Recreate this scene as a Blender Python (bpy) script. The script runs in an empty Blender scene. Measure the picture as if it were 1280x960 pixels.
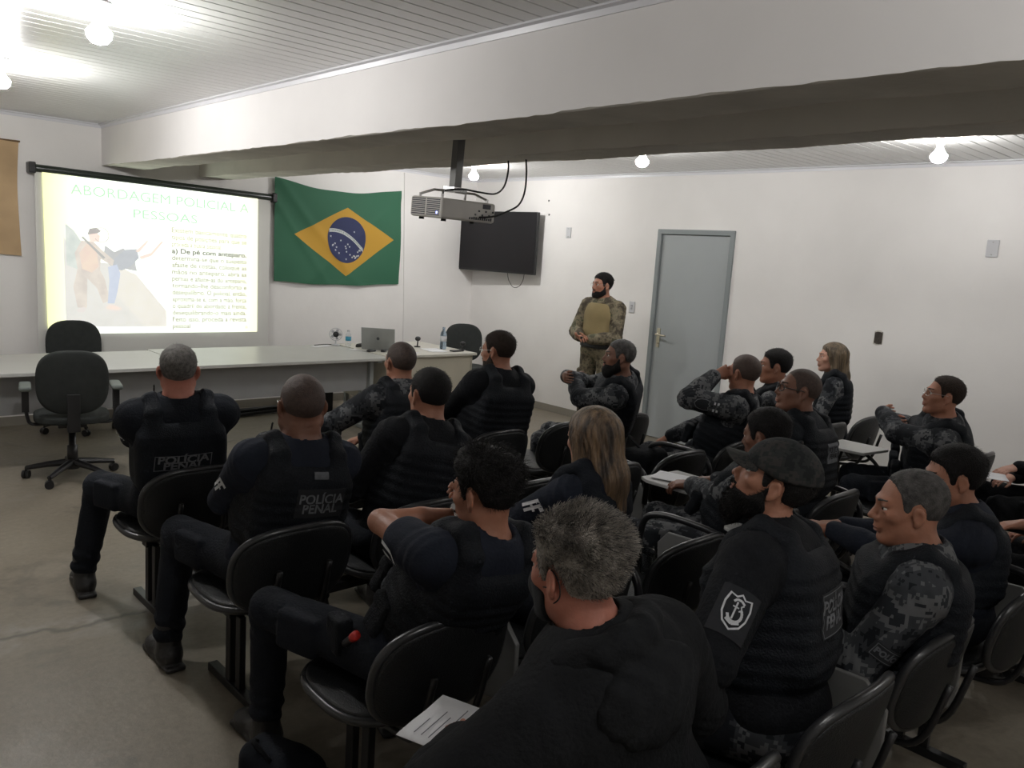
import bpy, bmesh, math, random
import numpy as np
from mathutils import Vector, Matrix
from mathutils.bvhtree import BVHTree

random.seed(7)
rng = np.random.default_rng(7)
SC = bpy.context.scene
COL = SC.collection
f32 = np.float32
PI = math.pi

# ------------------------------------------------------------------ materials
def new_mat(name):
    m = bpy.data.materials.new(name)
    m.use_nodes = True
    nt = m.node_tree
    return m, nt, nt.nodes['Principled BSDF']

def nd(nt, typ, **kw):
    n = nt.nodes.new(typ)
    for k, v in kw.items():
        if k in n.inputs: n.inputs[k].default_value = v
        else: setattr(n, k, v)
    return n

def mat(name, col, rough=0.6, metal=0.0, var=0.0, vscale=8.0, bump=0.0, bscale=60.0, spec=0.5, emit=None, estr=0.0,
        alpha=None, trans=0.0, col2=None, stretch=None, detail=4.0):
    m, nt, b = new_mat(name)
    b.inputs['Base Color'].default_value = (*col, 1)
    b.inputs['Roughness'].default_value = rough
    b.inputs['Metallic'].default_value = metal
    b.inputs['Specular IOR Level'].default_value = spec
    if trans: b.inputs['Transmission Weight'].default_value = trans
    if emit:
        b.inputs['Emission Color'].default_value = (*emit, 1); b.inputs['Emission Strength'].default_value = estr
    tc = nd(nt, 'ShaderNodeTexCoord')
    vec = tc.outputs['Object']
    if stretch:
        mp = nd(nt, 'ShaderNodeMapping'); mp.inputs['Scale'].default_value = stretch
        nt.links.new(vec, mp.inputs['Vector']); vec = mp.outputs['Vector']
    if var > 0 or col2:
        nz = nd(nt, 'ShaderNodeTexNoise'); nz.inputs['Scale'].default_value = vscale; nz.inputs['Detail'].default_value = detail
        nt.links.new(vec, nz.inputs['Vector'])
        rp = nd(nt, 'ShaderNodeValToRGB')
        c2 = col2 if col2 else tuple(min(1, c * (1 + var)) for c in col)
        c1 = col if col2 else tuple(c * (1 - var) for c in col)
        rp.color_ramp.elements[0].color = (*c1, 1); rp.color_ramp.elements[1].color = (*c2, 1)
        rp.color_ramp.elements[0].position = .35; rp.color_ramp.elements[1].position = .65
        nt.links.new(nz.outputs['Fac'], rp.inputs['Fac']); nt.links.new(rp.outputs['Color'], b.inputs['Base Color'])
    if bump > 0:
        n2 = nd(nt, 'ShaderNodeTexNoise'); n2.inputs['Scale'].default_value = bscale; n2.inputs['Detail'].default_value = 3
        nt.links.new(vec, n2.inputs['Vector'])
        bp = nd(nt, 'ShaderNodeBump'); bp.inputs['Strength'].default_value = bump; bp.inputs['Distance'].default_value = 0.01
        nt.links.new(n2.outputs['Fac'], bp.inputs['Height']); nt.links.new(bp.outputs['Normal'], b.inputs['Normal'])
    return m

def camo(name, cols, cell=0.012, scale=9.0, digital=True, rough=.85):
    """blocky four-colour camouflage"""
    m, nt, b = new_mat(name)
    b.inputs['Roughness'].default_value = rough
    b.inputs['Specular IOR Level'].default_value = .25
    tc = nd(nt, 'ShaderNodeTexCoord'); vec = tc.outputs['Object']
    if digital:
        sn = nd(nt, 'ShaderNodeVectorMath', operation='SNAP'); sn.inputs[1].default_value = (cell,) * 3
        nt.links.new(vec, sn.inputs[0]); vec = sn.outputs[0]
    nz = nd(nt, 'ShaderNodeTexNoise'); nz.inputs['Scale'].default_value = scale; nz.inputs['Detail'].default_value = 5
    nz.inputs['Roughness'].default_value = .65
    nt.links.new(vec, nz.inputs['Vector'])
    rp = nd(nt, 'ShaderNodeValToRGB'); rp.color_ramp.interpolation = 'CONSTANT'
    pos = [0, .44, .51, .58]
    els = rp.color_ramp.elements
    els[0].position = 0; els[0].color = (*cols[0], 1); els[1].position = pos[1]; els[1].color = (*cols[1], 1)
    for i in (2, 3):
        e = els.new(pos[i]); e.color = (*cols[i], 1)
    nt.links.new(nz.outputs['Fac'], rp.inputs['Fac']); nt.links.new(rp.outputs['Color'], b.inputs['Base Color'])
    n2 = nd(nt, 'ShaderNodeTexNoise'); n2.inputs['Scale'].default_value = 25
    bp = nd(nt, 'ShaderNodeBump'); bp.inputs['Strength'].default_value = .35; bp.inputs['Distance'].default_value = .01
    nt.links.new(tc.outputs['Object'], n2.inputs['Vector'])
    nt.links.new(n2.outputs['Fac'], bp.inputs['Height']); nt.links.new(bp.outputs['Normal'], b.inputs['Normal'])
    return m

# ------------------------------------------------------------------ objects
def mesh_np(name, V, Q, mats, smooth=True, parent=None, midx=None):
    """V (n,3), Q (m,k) faces"""
    me = bpy.data.meshes.new(name)
    V = np.ascontiguousarray(V, f32); Q = np.ascontiguousarray(Q, np.int32)
    k = Q.shape[1]
    me.vertices.add(len(V)); me.vertices.foreach_set('co', V.ravel())
    me.loops.add(Q.size); me.loops.foreach_set('vertex_index', Q.ravel())
    me.polygons.add(len(Q))
    me.polygons.foreach_set('loop_start', np.arange(0, Q.size, k, dtype=np.int32))
    me.polygons.foreach_set('use_smooth', np.full(len(Q), smooth))
    if midx is not None: me.polygons.foreach_set('material_index', np.asarray(midx, np.int32))
    me.update(calc_edges=True)
    return add_obj(name, me, mats, parent)

def add_obj(name, me, mats, parent=None):
    if not isinstance(mats, (list, tuple)): mats = [mats]
    for m in mats:
        if m: me.materials.append(m)
    o = bpy.data.objects.new(name, me); COL.objects.link(o)
    if parent: o.parent = parent
    return o

def bm_obj(name, bm, mats, parent=None, smooth=False, bevel=0.0, seg=2):
    bmesh.ops.recalc_face_normals(bm, faces=bm.faces)
    if smooth:
        for f in bm.faces: f.smooth = True
    me = bpy.data.meshes.new(name); bm.to_mesh(me); bm.free()
    o = add_obj(name, me, mats, parent)
    if bevel > 0:
        md = o.modifiers.new('b', 'BEVEL'); md.width = bevel; md.segments = seg; md.limit_method = 'ANGLE'; md.angle_limit = .6
    return o

def tag(o, label=None, cat=None, group=None, kind=None):
    if label: o['label'] = label
    if cat: o['category'] = cat
    if group: o['group'] = group
    if kind: o['kind'] = kind
    return o

def empty(name, loc=(0, 0, 0), rz=0.0):
    o = bpy.data.objects.new(name, None); COL.objects.link(o)
    o.empty_display_size = .1
    o.location = loc; o.rotation_euler = (0, 0, rz)
    return o

def box(bm, lo, hi, M=None):
    vs = []
    for i in range(8):
        v = Vector((hi[0] if i & 1 else lo[0], hi[1] if i & 2 else lo[1], hi[2] if i & 4 else lo[2]))
        vs.append(bm.verts.new(M @ v if M else v))
    for f in ((0, 2, 3, 1), (4, 5, 7, 6), (0, 1, 5, 4), (2, 6, 7, 3), (0, 4, 6, 2), (1, 3, 7, 5)):
        bm.faces.new([vs[i] for i in f])

def tube(bm, pts, r, n=8, closed=False, cap=True):
    """round tube through pts; r float or list"""
    pts = [Vector(p) for p in pts]; N = len(pts)
    rs = r if isinstance(r, (list, tuple)) else [r] * N
    rings = []; up = None
    for i in range(N):
        a = pts[(i - 1) % N] if (closed or i > 0) else pts[0]
        b = pts[(i + 1) % N] if (closed or i < N - 1) else pts[-1]
        t = (b - a).normalized()
        if up is None: up = Vector((0, 0, 1)) if abs(t.z) < .9 else Vector((1, 0, 0))
        u = (up - t * up.dot(t)).normalized(); up = u
        w = t.cross(u)
        rings.append([bm.verts.new(pts[i] + (u * math.cos(2 * PI * k / n) + w * math.sin(2 * PI * k / n)) * rs[i]) for k in range(n)])
    for i in range(N if closed else N - 1):
        A, B = rings[i], rings[(i + 1) % N]
        for k in range(n):
            bm.faces.new((A[k], A[(k + 1) % n], B[(k + 1) % n], B[k]))
    if cap and not closed:
        bm.faces.new(rings[0][::-1]); bm.faces.new(rings[-1])

def lathe(bm, prof, n=24, M=None):
    """prof: list of (r,z)"""
    rings = []
    for r, z in prof:
        ring = []
        for k in range(n):
            a = 2 * PI * k / n
            v = Vector((max(r, 1e-4) * math.cos(a), max(r, 1e-4) * math.sin(a), z))
            ring.append(bm.verts.new(M @ v if M else v))
        rings.append(ring)
    for A, B in zip(rings, rings[1:]):
        for k in range(n):
            bm.faces.new((A[k], A[(k + 1) % n], B[(k + 1) % n], B[k]))
    bm.faces.new(rings[0][::-1]); bm.faces.new(rings[-1])

def sphere(bm, c, r, M=None, seg=16, rings=10):
    T = (M if M else Matrix()) @ Matrix.Translation(c) @ (Matrix.Diagonal((*r, 1)) if isinstance(r, (tuple, list)) else Matrix.Scale(r, 4))
    bmesh.ops.create_uvsphere(bm, u_segments=seg, v_segments=rings, radius=1, matrix=T)

def spline(pts, n=8):
    """catmull-rom through pts"""
    P = [Vector(p) for p in pts]; P = [P[0] * 2 - P[1]] + P + [P[-1] * 2 - P[-2]]
    out = []
    for i in range(1, len(P) - 2):
        for k in range(n):
            t = k / n
            a, b, c, d = P[i - 1], P[i], P[i + 1], P[i + 2]
            out.append(.5 * ((2 * b) + (c - a) * t + (2 * a - 5 * b + 4 * c - d) * t * t + (3 * b - a - 3 * c + d) * t ** 3))
    out.append(P[-2]); return out

# ------------------------------------------------------------------ distance-field modelling
def smin(a, b, k):
    if k <= 0: return np.minimum(a, b)
    h = np.maximum(k - np.abs(a - b), 0) / k
    return np.minimum(a, b) - h * h * k * .25
def smax(a, b, k): return -smin(-a, -b, k)

def arr(v): return np.asarray(v, float)
def unit(v):
    v = arr(v); return v / (np.linalg.norm(v) + 1e-12)

def p_cap(a, b, ra, rb=None, k=.02, mode='u'):
    rb = ra if rb is None else rb
    a, b = arr(a), arr(b); R = max(ra, rb)
    lo, hi = np.minimum(a, b) - R, np.maximum(a, b) + R
    d = b - a; dd = float(d @ d) + 1e-9
    def fn(x, y, z):
        t = np.clip(((x - a[0]) * d[0] + (y - a[1]) * d[1] + (z - a[2]) * d[2]) / dd, 0, 1)
        return np.sqrt((x - a[0] - t * d[0]) ** 2 + (y - a[1] - t * d[1]) ** 2 + (z - a[2] - t * d[2]) ** 2) - (ra + (rb - ra) * t)
    return (fn, lo, hi, k, mode)

def p_ell(c, r, R=None, k=.02, mode='u'):
    c, r = arr(c), arr(r)
    R = np.eye(3) if R is None else arr(R)      # columns = local axes
    ext = np.sqrt(((R * r) ** 2).sum(1))
    def fn(x, y, z):
        X, Y, Z = x - c[0], y - c[1], z - c[2]
        u = X * R[0, 0] + Y * R[1, 0] + Z * R[2, 0]; v = X * R[0, 1] + Y * R[1, 1] + Z * R[2, 1]; w = X * R[0, 2] + Y * R[1, 2] + Z * R[2, 2]
        k0 = np.sqrt((u / r[0]) ** 2 + (v / r[1]) ** 2 + (w / r[2]) ** 2) + 1e-6
        k1 = np.sqrt((u / r[0] ** 2) ** 2 + (v / r[1] ** 2) ** 2 + (w / r[2] ** 2) ** 2) + 1e-6
        return k0 * (k0 - 1) / k1
    return (fn, c - ext, c + ext, k, mode)

def p_box(c, h, R=None, rd=.01, k=.02, mode='u'):
    c, h = arr(c), arr(h)
    R = np.eye(3) if R is None else arr(R)
    ext = np.abs(R) @ h
    def fn(x, y, z):
        X, Y, Z = x - c[0], y - c[1], z - c[2]
        q = [np.abs(X * R[0, i] + Y * R[1, i] + Z * R[2, i]) - (h[i] - rd) for i in range(3)]
        return np.sqrt(np.maximum(q[0], 0) ** 2 + np.maximum(q[1], 0) ** 2 + np.maximum(q[2], 0) ** 2) + np.minimum(np.maximum(np.maximum(q[0], q[1]), q[2]), 0) - rd
    return (fn, c - ext, c + ext, k, mode)

def p_plane(pt, n, k=.01, mode='i'):
    """keep the side the normal n points away from"""
    pt, n = arr(pt), unit(n)
    def fn(x, y, z): return (x - pt[0]) * n[0] + (y - pt[1]) * n[1] + (z - pt[2]) * n[2]
    return (fn, None, None, k, mode)

def p_fn(fn, c, rad, R=None, k=.02, mode='u', scale=1.0):
    """fn in its own frame (origin c, columns of R), optional uniform scale"""
    c = arr(c); R = np.eye(3) if R is None else arr(R)
    def g(x, y, z):
        X, Y, Z = x - c[0], y - c[1], z - c[2]
        u = (X * R[0, 0] + Y * R[1, 0] + Z * R[2, 0]) / scale; v = (X * R[0, 1] + Y * R[1, 1] + Z * R[2, 1]) / scale; w = (X * R[0, 2] + Y * R[1, 2] + Z * R[2, 2]) / scale
        return fn(u, v, w) * scale
    rad = arr(rad) if np.ndim(rad) else np.full(3, rad)
    return (g, c - rad * scale, c + rad * scale, k, mode)

INIT = .07
def sdf_mesh(prims, h, pad=.02, relax=1):
    L = np.min([p[1] for p in prims if p[4] == 'u'], 0) - pad - 2 * h; U = np.max([p[2] for p in prims if p[4] == 'u'], 0) + pad + 2 * h
    n = np.ceil((U - L) / h).astype(int) + 1
    ax = [(L[i] + h * np.arange(n[i])).astype(f32) for i in range(3)]
    S = np.full(n, INIT, f32)
    for fn, lo, hi, k, mode in prims:
        if mode == 'i' or lo is None:
            sl = (slice(None),) * 3
        else:
            m = INIT if mode == 'u' else k + 2 * h
            a = np.clip(np.floor((lo - m - L) / h).astype(int), 0, n); b = np.clip(np.ceil((hi + m - L) / h).astype(int) + 1, 0, n)
            if np.any(b <= a): continue
            sl = tuple(slice(a[i], b[i]) for i in range(3))
        X = ax[0][sl[0]][:, None, None]; Y = ax[1][sl[1]][None, :, None]; Z = ax[2][sl[2]][None, None, :]
        d = fn(X, Y, Z).astype(f32)
        if mode == 'u': S[sl] = smin(S[sl], d, k)
        elif mode == 's': S[sl] = smax(S[sl], -d, k)
        else: S[sl] = smax(S[sl], d, k)
    for i in range(3):
        S[tuple(0 if j == i else slice(None) for j in range(3))] = INIT
        S[tuple(-1 if j == i else slice(None) for j in range(3))] = INIT
    return surf_nets(S, L, h, relax)

OFF = [(i, j, k) for i in (0, 1) for j in (0, 1) for k in (0, 1)]
EDG = [(a, b) for a in range(8) for b in range(a + 1, 8) if sum(abs(OFF[a][t] - OFF[b][t]) for t in range(3)) == 1]
def surf_nets(S, L, h, relax=1):
    ins = S < 0
    c = np.zeros(tuple(s - 1 for s in S.shape), np.int8)
    for i, j, k in OFF:
        c += ins[i:S.shape[0] - 1 + i, j:S.shape[1] - 1 + j, k:S.shape[2] - 1 + k]
    act = (c > 0) & (c < 8)
    I, J, K = np.nonzero(act)
    idx = np.full(c.shape, -1, np.int32); idx[act] = np.arange(len(I), dtype=np.int32)
    V = np.stack([S[I + o[0], J + o[1], K + o[2]] for o in OFF]).astype(np.float64)
    P = np.zeros((len(I), 3)); cnt = np.zeros(len(I))
    for a, b in EDG:
        va, vb = V[a], V[b]; m = (va < 0) != (vb < 0)
        t = np.where(m, va / np.where(m, va - vb, 1), 0)
        oa, ob = arr(OFF[a]), arr(OFF[b])
        P[m] += (oa + (ob - oa) * t[m][:, None]); cnt += m
    P = P / np.maximum(cnt, 1)[:, None] + np.stack([I, J, K], 1)
    Q = []
    for axs in range(3):
        s0 = ins[tuple(slice(0, -1) if j == axs else slice(1, -1) for j in range(3))]
        s1 = ins[tuple(slice(1, None) if j == axs else slice(1, -1) for j in range(3))]
        e = np.argwhere(s0 != s1)
        if not len(e): continue
        o = [j for j in range(3) if j != axs]
        e2 = e.copy(); e2[:, o[0]] += 1; e2[:, o[1]] += 1
        def cell(d0, d1):
            q = e2.copy(); q[:, o[0]] -= d0; q[:, o[1]] -= d1
            return idx[q[:, 0], q[:, 1], q[:, 2]]
        quad = np.stack([cell(1, 1), cell(0, 1), cell(0, 0), cell(1, 0)], 1)
        inside0 = s0[e[:, 0], e[:, 1], e[:, 2]]
        flip = inside0 if axs != 1 else ~inside0
        quad[~flip] = quad[~flip][:, ::-1]
        Q.append(quad)
    Q = np.concatenate(Q); Q = Q[(Q >= 0).all(1)]
    P = P * h + L
    for _ in range(relax):
        acc = np.zeros_like(P); cn = np.zeros(len(P))
        for a in range(4):
            i0, i1 = Q[:, a], Q[:, (a + 1) % 4]
            for t in range(3):
                acc[:, t] += np.bincount(i0, P[i1, t], len(P))
                acc[:, t] += np.bincount(i1, P[i0, t], len(P))
            cn += np.bincount(i0, minlength=len(P)) + np.bincount(i1, minlength=len(P))
        P = P * .5 + .5 * acc / np.maximum(cn, 1)[:, None]
    return P, Q

def vnormals(P, Q):
    n = np.cross(P[Q[:, 2]] - P[Q[:, 0]], P[Q[:, 3]] - P[Q[:, 1]])
    N = np.zeros_like(P)
    for a in range(4):
        for t in range(3): N[:, t] += np.bincount(Q[:, a], n[:, t], len(P))
    return N / (np.linalg.norm(N, axis=1)[:, None] + 1e-12)

def wav(P, f, seed):
    r = np.random.default_rng(seed); o = 0
    W = P + .35 / f * np.stack([np.sin(P @ r.normal(size=3) * f * .7 + r.uniform(0, 6)) for _ in range(3)], 1)
    for i in range(4):
        d = r.normal(size=3); d /= np.linalg.norm(d)
        o = o + np.sin(W @ d * f * (1 + .45 * i) + r.uniform(0, 6.3)) / (1 + .5 * i)
    return o / 2.1

def part(name, prims, h, m, parent, amp=0.0, freq=30.0, seed=0, disp=None, relax=1):
    P, Q = sdf_mesh(prims, h, relax=relax)
    if amp or disp:
        N = vnormals(P, Q); d = np.zeros(len(P))
        if amp: d += amp * wav(P, freq, seed) * (.55 + .45 * wav(P, freq * .35, seed + 5))
        if disp: d += disp(P)
        P = P + N * d[:, None]
    o = mesh_np(name, P, Q, m, True, parent)
    o['_pq'] = 0; del o['_pq']
    return o, P, Q

def tubes_np(paths, r0, r1, n=3):
    """paths (S,K,3) -> tapered little tubes"""
    S, K, _ = paths.shape
    T = np.gradient(paths, axis=1); T /= np.linalg.norm(T, axis=2, keepdims=True) + 1e-9
    ref = np.where(np.abs(T[..., 2:3]) < .9, arr([0, 0, 1.]), arr([1., 0, 0]))
    A = np.cross(T, ref); A /= np.linalg.norm(A, axis=2, keepdims=True) + 1e-9
    B = np.cross(T, A)
    rad = np.linspace(r0, r1, K)[None, :, None]
    rings = [paths + rad * (A * math.cos(2 * PI * k / n) + B * math.sin(2 * PI * k / n)) for k in range(n)]
    V = np.stack(rings, 2).reshape(-1, 3)
    s = np.arange(S)[:, None, None] * K * n; kk = np.arange(K - 1)[None, :, None] * n; q = np.arange(n)[None, None, :]
    a = s + kk + q; b = s + kk + (q + 1) % n
    Q = np.stack([a, b, b + n, a + n], -1).reshape(-1, 4)
    return V, Q

# ------------------------------------------------------------------ lettering
def text_mesh(s, size, bold=0.0, align='CENTER', shear=0.0, sx=1.0, extrude=0.0, space=1.0, linespace=1.0, width=None):
    cu = bpy.data.curves.new('t', 'FONT'); cu.body = s; cu.size = size; cu.align_x = align; cu.align_y = 'CENTER'
    cu.offset = bold; cu.shear = shear; cu.extrude = extrude; cu.space_character = space; cu.space_line = linespace
    cu.resolution_u = 3
    o = bpy.data.objects.new('t', cu); COL.objects.link(o)
    dg = bpy.context.evaluated_depsgraph_get(); dg.update()
    me = bpy.data.meshes.new_from_object(o.evaluated_get(dg))
    bpy.data.objects.remove(o); bpy.data.curves.remove(cu)
    vs = np.zeros(len(me.vertices) * 3); me.vertices.foreach_get('co', vs); vs = vs.reshape(-1, 3)
    fs = [tuple(p.vertices) for p in me.polygons]
    bpy.data.meshes.remove(me)
    vs[:, 0] *= sx
    if width is not None and len(vs):
        a, b = vs[:, 0].min(), vs[:, 0].max(); vs[:, 0] = (vs[:, 0] - a) * width / (b - a)
    return vs, fs

def poly_obj(name, V, F, m, parent=None):
    me = bpy.data.meshes.new(name); me.from_pydata([tuple(v) for v in V], [], F); me.update()
    return add_obj(name, me, m, parent)
M = {}
def dk(name, c, **k): M[name] = mat(name, c, **k)
SKIN = {}
def skin(name, c):
    m = mat('skin_' + name, c, rough=.5, var=.10, vscale=14, bump=.12, bscale=90, spec=.4)
    b = m.node_tree.nodes['Principled BSDF']
    b.inputs['Subsurface Weight'].default_value = .12
    b.inputs['Subsurface Radius'].default_value = (.012, .005, .003)
    b.inputs['Subsurface Scale'].default_value = 1.0
    SKIN[name] = m; return m
skin('tan', (.33, .15, .095)); skin('brown', (.17, .078, .05)); skin('fair', (.50, .27, .20)); skin('red', (.42, .17, .12)); skin('dark', (.12, .055, .038))
M['navy'] = mat('navy_cloth', (0.0092, 0.0111, 0.0155), rough=.9, var=.2, vscale=5, bump=.35, bscale=120, spec=.18)
M['navy_shirt'] = mat('navy_shirt_cloth', (0.0126, 0.0155, 0.0244), rough=.88, var=.18, vscale=6, bump=.25, bscale=90, spec=.18)
M['black'] = mat('black_cloth', (0.0063, 0.007, 0.0089), rough=.88, var=.2, vscale=6, bump=.4, bscale=100, spec=.18)
M['vest'] = mat('vest_nylon', (0.007, 0.0085, 0.0115), rough=.75, var=.2, vscale=9, bump=.5, bscale=160, spec=.18)
M['vest_navy'] = mat('vest_navy_nylon', (0.0092, 0.0115, 0.0155), rough=.75, var=.2, vscale=9, bump=.5, bscale=160, spec=.18)
M['hoodie'] = mat('hoodie_fleece', (0.0089, 0.0096, 0.0107), rough=.95, var=.2, vscale=5, bump=.4, bscale=70, spec=.18)
M['boot'] = mat('boot_leather', (.012, .011, .011), rough=.45, var=.2, vscale=9, bump=.3, bscale=50)
M['camo'] = camo('grey_digital_camouflage', [(.007, .008, .011), (.034, .037, .042), (.10, .102, .106), (.015, .017, .021)], cell=.010, scale=8)
M['camo_dark'] = camo('dark_cap_camouflage', [(.007, .008, .009), (.016, .017, .017), (.028, .026, .024), (.011, .012, .013)], cell=.008, scale=14)
M['camo_tan'] = camo('brown_woodland_camouflage', [(.055, .045, .032), (.13, .11, .075), (.20, .17, .115), (.085, .085, .055)], digital=False, scale=11)
M['khaki'] = mat('khaki_knit', (.235, .18, .085), rough=.85, var=.08, vscale=5, bump=.2, bscale=90)
M['hair_black'] = mat('hair_black', (.008, .007, .007), rough=.7, var=.3, vscale=60, bump=.6, bscale=220, spec=.2)
M['hair_brown'] = mat('hair_brown', (.022, .014, .010), rough=.7, var=.3, vscale=60, bump=.6, bscale=220, spec=.2)
M['hair_grey'] = mat('hair_grey', (.17, .15, .128), col2=(.37, .335, .29), rough=.6, vscale=18, bump=.6, bscale=220)
M['hair_greyshort'] = mat('hair_grey_short', (.05, .045, .04), col2=(.13, .12, .11), rough=.7, vscale=70, bump=.5, bscale=260)
M['hair_salt'] = mat('hair_salt_pepper', (.022, .020, .019), col2=(.075, .07, .066), rough=.7, vscale=45, bump=.5, bscale=260)
M['stubble'] = mat('shaved_hair', (.042, .026, .02), rough=.7, var=.25, vscale=90, bump=.3, bscale=300)
M['stubble_dark'] = mat('shaved_dark_hair', (.05, .03, .023), rough=.7, var=.2, vscale=80, bump=.3, bscale=300)
M['hair_blond'] = mat('hair_dark_blond', (.028, .018, .012), col2=(.21, .135, .075), rough=.5, vscale=9, bump=.7, bscale=40, stretch=(4, 4, .45), detail=6)
M['hair_blond2'] = mat('hair_light_brown', (.05, .035, .02), col2=(.17, .12, .07), rough=.5, vscale=9, bump=.7, bscale=40, stretch=(5, 5, .4), detail=6)
M['eye_white'] = mat('eye_white', (.7, .66, .62), rough=.2)
M['eye_dark'] = mat('eye_iris', (.02, .012, .008), rough=.1)
M['lips'] = mat('lips', (.26, .10, .08), rough=.45)
M['white_print'] = mat('white_print', (.55, .56, .58), rough=.7, var=.1, vscale=60)
M['grey_print'] = mat('grey_print', (.13, .135, .145), rough=.8, var=.15, vscale=50)
M['grey_print2'] = mat('dim_grey_print', (.10, .105, .115), rough=.8, var=.2, vscale=50)
M['tan_patch'] = mat('olive_grey_patch', (.085, .085, .075), rough=.85, col2=(.03, .03, .03), vscale=70)
M['patch_black'] = mat('patch_black', (.012, .013, .016), rough=.9)
M['chair_shell'] = mat('chair_black_vinyl', (.008, .009, .010), rough=.5, bump=.3, bscale=200, var=.15, vscale=6, spec=.4)
M['chair_rim'] = mat('chair_rim_plastic', (.022, .023, .025), rough=.3, spec=.6)
M['steel_black'] = mat('black_painted_steel', (.010, .010, .011), rough=.4, var=.15, vscale=12, spec=.5)
M['tablet'] = mat('light_grey_laminate', (.42, .42, .41), rough=.35, var=.04, vscale=4)
M['tablet_grey'] = mat('grey_plastic_underside', (.16, .16, .155), rough=.55, var=.08, vscale=6)
M['paper'] = mat('white_paper', (.72, .72, .74), rough=.8)
M['ink'] = mat('paper_ink', (.12, .12, .14), rough=.8)
M['chrome'] = mat('chrome', (.7, .7, .7), rough=.2, metal=1)
M['brass'] = mat('pale_metal', (.55, .5, .4), rough=.35, metal=1)
M['rubber'] = mat('black_rubber', (.01, .01, .01), rough=.7)
M['plastic_black'] = mat('black_plastic', (.012, .012, .014), rough=.35, spec=.5)
M['red_tape'] = mat('red_marking', (.45, .02, .015), rough=.5)
M['glass_clear'] = mat('clear_plastic', (.9, .93, .95), rough=.08, trans=1.0); M['glass_clear'].node_tree.nodes['Principled BSDF'].inputs['IOR'].default_value = 1.15
M['glass_blue'] = mat('blue_tinted_plastic', (.6, .75, .9), rough=.1, trans=.85); M['glass_blue'].node_tree.nodes['Principled BSDF'].inputs['IOR'].default_value = 1.2
M['water_blue'] = mat('bottle_label_blue', (.05, .32, .48), rough=.4)
M['silver'] = mat('silver_laptop', (.32, .33, .32), rough=.35, metal=.6, var=.04)
M['dark_metal'] = mat('dark_grey_badge', (.08, .085, .09), rough=.4, metal=.5)
M['glasses'] = mat('glasses_frame', (.02, .02, .022), rough=.3)
M['mask'] = mat('black_face_mask', (.008, .009, .012), rough=.85, bump=.2, bscale=200)
M['tattoo'] = M['grey_print2']
# ------------------------------------------------------------------ people
def basis(az, pitch=0, roll=0):
    """local frame columns right, forward, up; az to the right (degrees), pitch up, roll to the right shoulder"""
    a, p, r = map(math.radians, (az, pitch, roll))
    f = arr([math.sin(a) * math.cos(p), math.cos(a) * math.cos(p), math.sin(p)])
    rt = arr([math.cos(a), -math.sin(a), 0]); up = np.cross(rt, f)
    rt2 = rt * math.cos(r) - up * math.sin(r); up2 = up * math.cos(r) + rt * math.sin(r)
    return np.stack([rt2, f, up2], 1)

def ell_f(x, y, z, c, r):
    u, v, w = (x - c[0]) / r[0], (y - c[1]) / r[1], (z - c[2]) / r[2]
    k0 = np.sqrt(u * u + v * v + w * w) + 1e-6; k1 = np.sqrt((u / r[0]) ** 2 + (v / r[1]) ** 2 + (w / r[2]) ** 2) + 1e-6
    return k0 * (k0 - 1) / k1
def cap_f(x, y, z, a, b, ra, rb):
    d = [b[i] - a[i] for i in range(3)]; dd = sum(t * t for t in d) + 1e-9
    t = np.clip(((x - a[0]) * d[0] + (y - a[1]) * d[1] + (z - a[2]) * d[2]) / dd, 0, 1)
    return np.sqrt((x - a[0] - t * d[0]) ** 2 + (y - a[1] - t * d[1]) ** 2 + (z - a[2] - t * d[2]) ** 2) - (ra + (rb - ra) * t)

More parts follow.
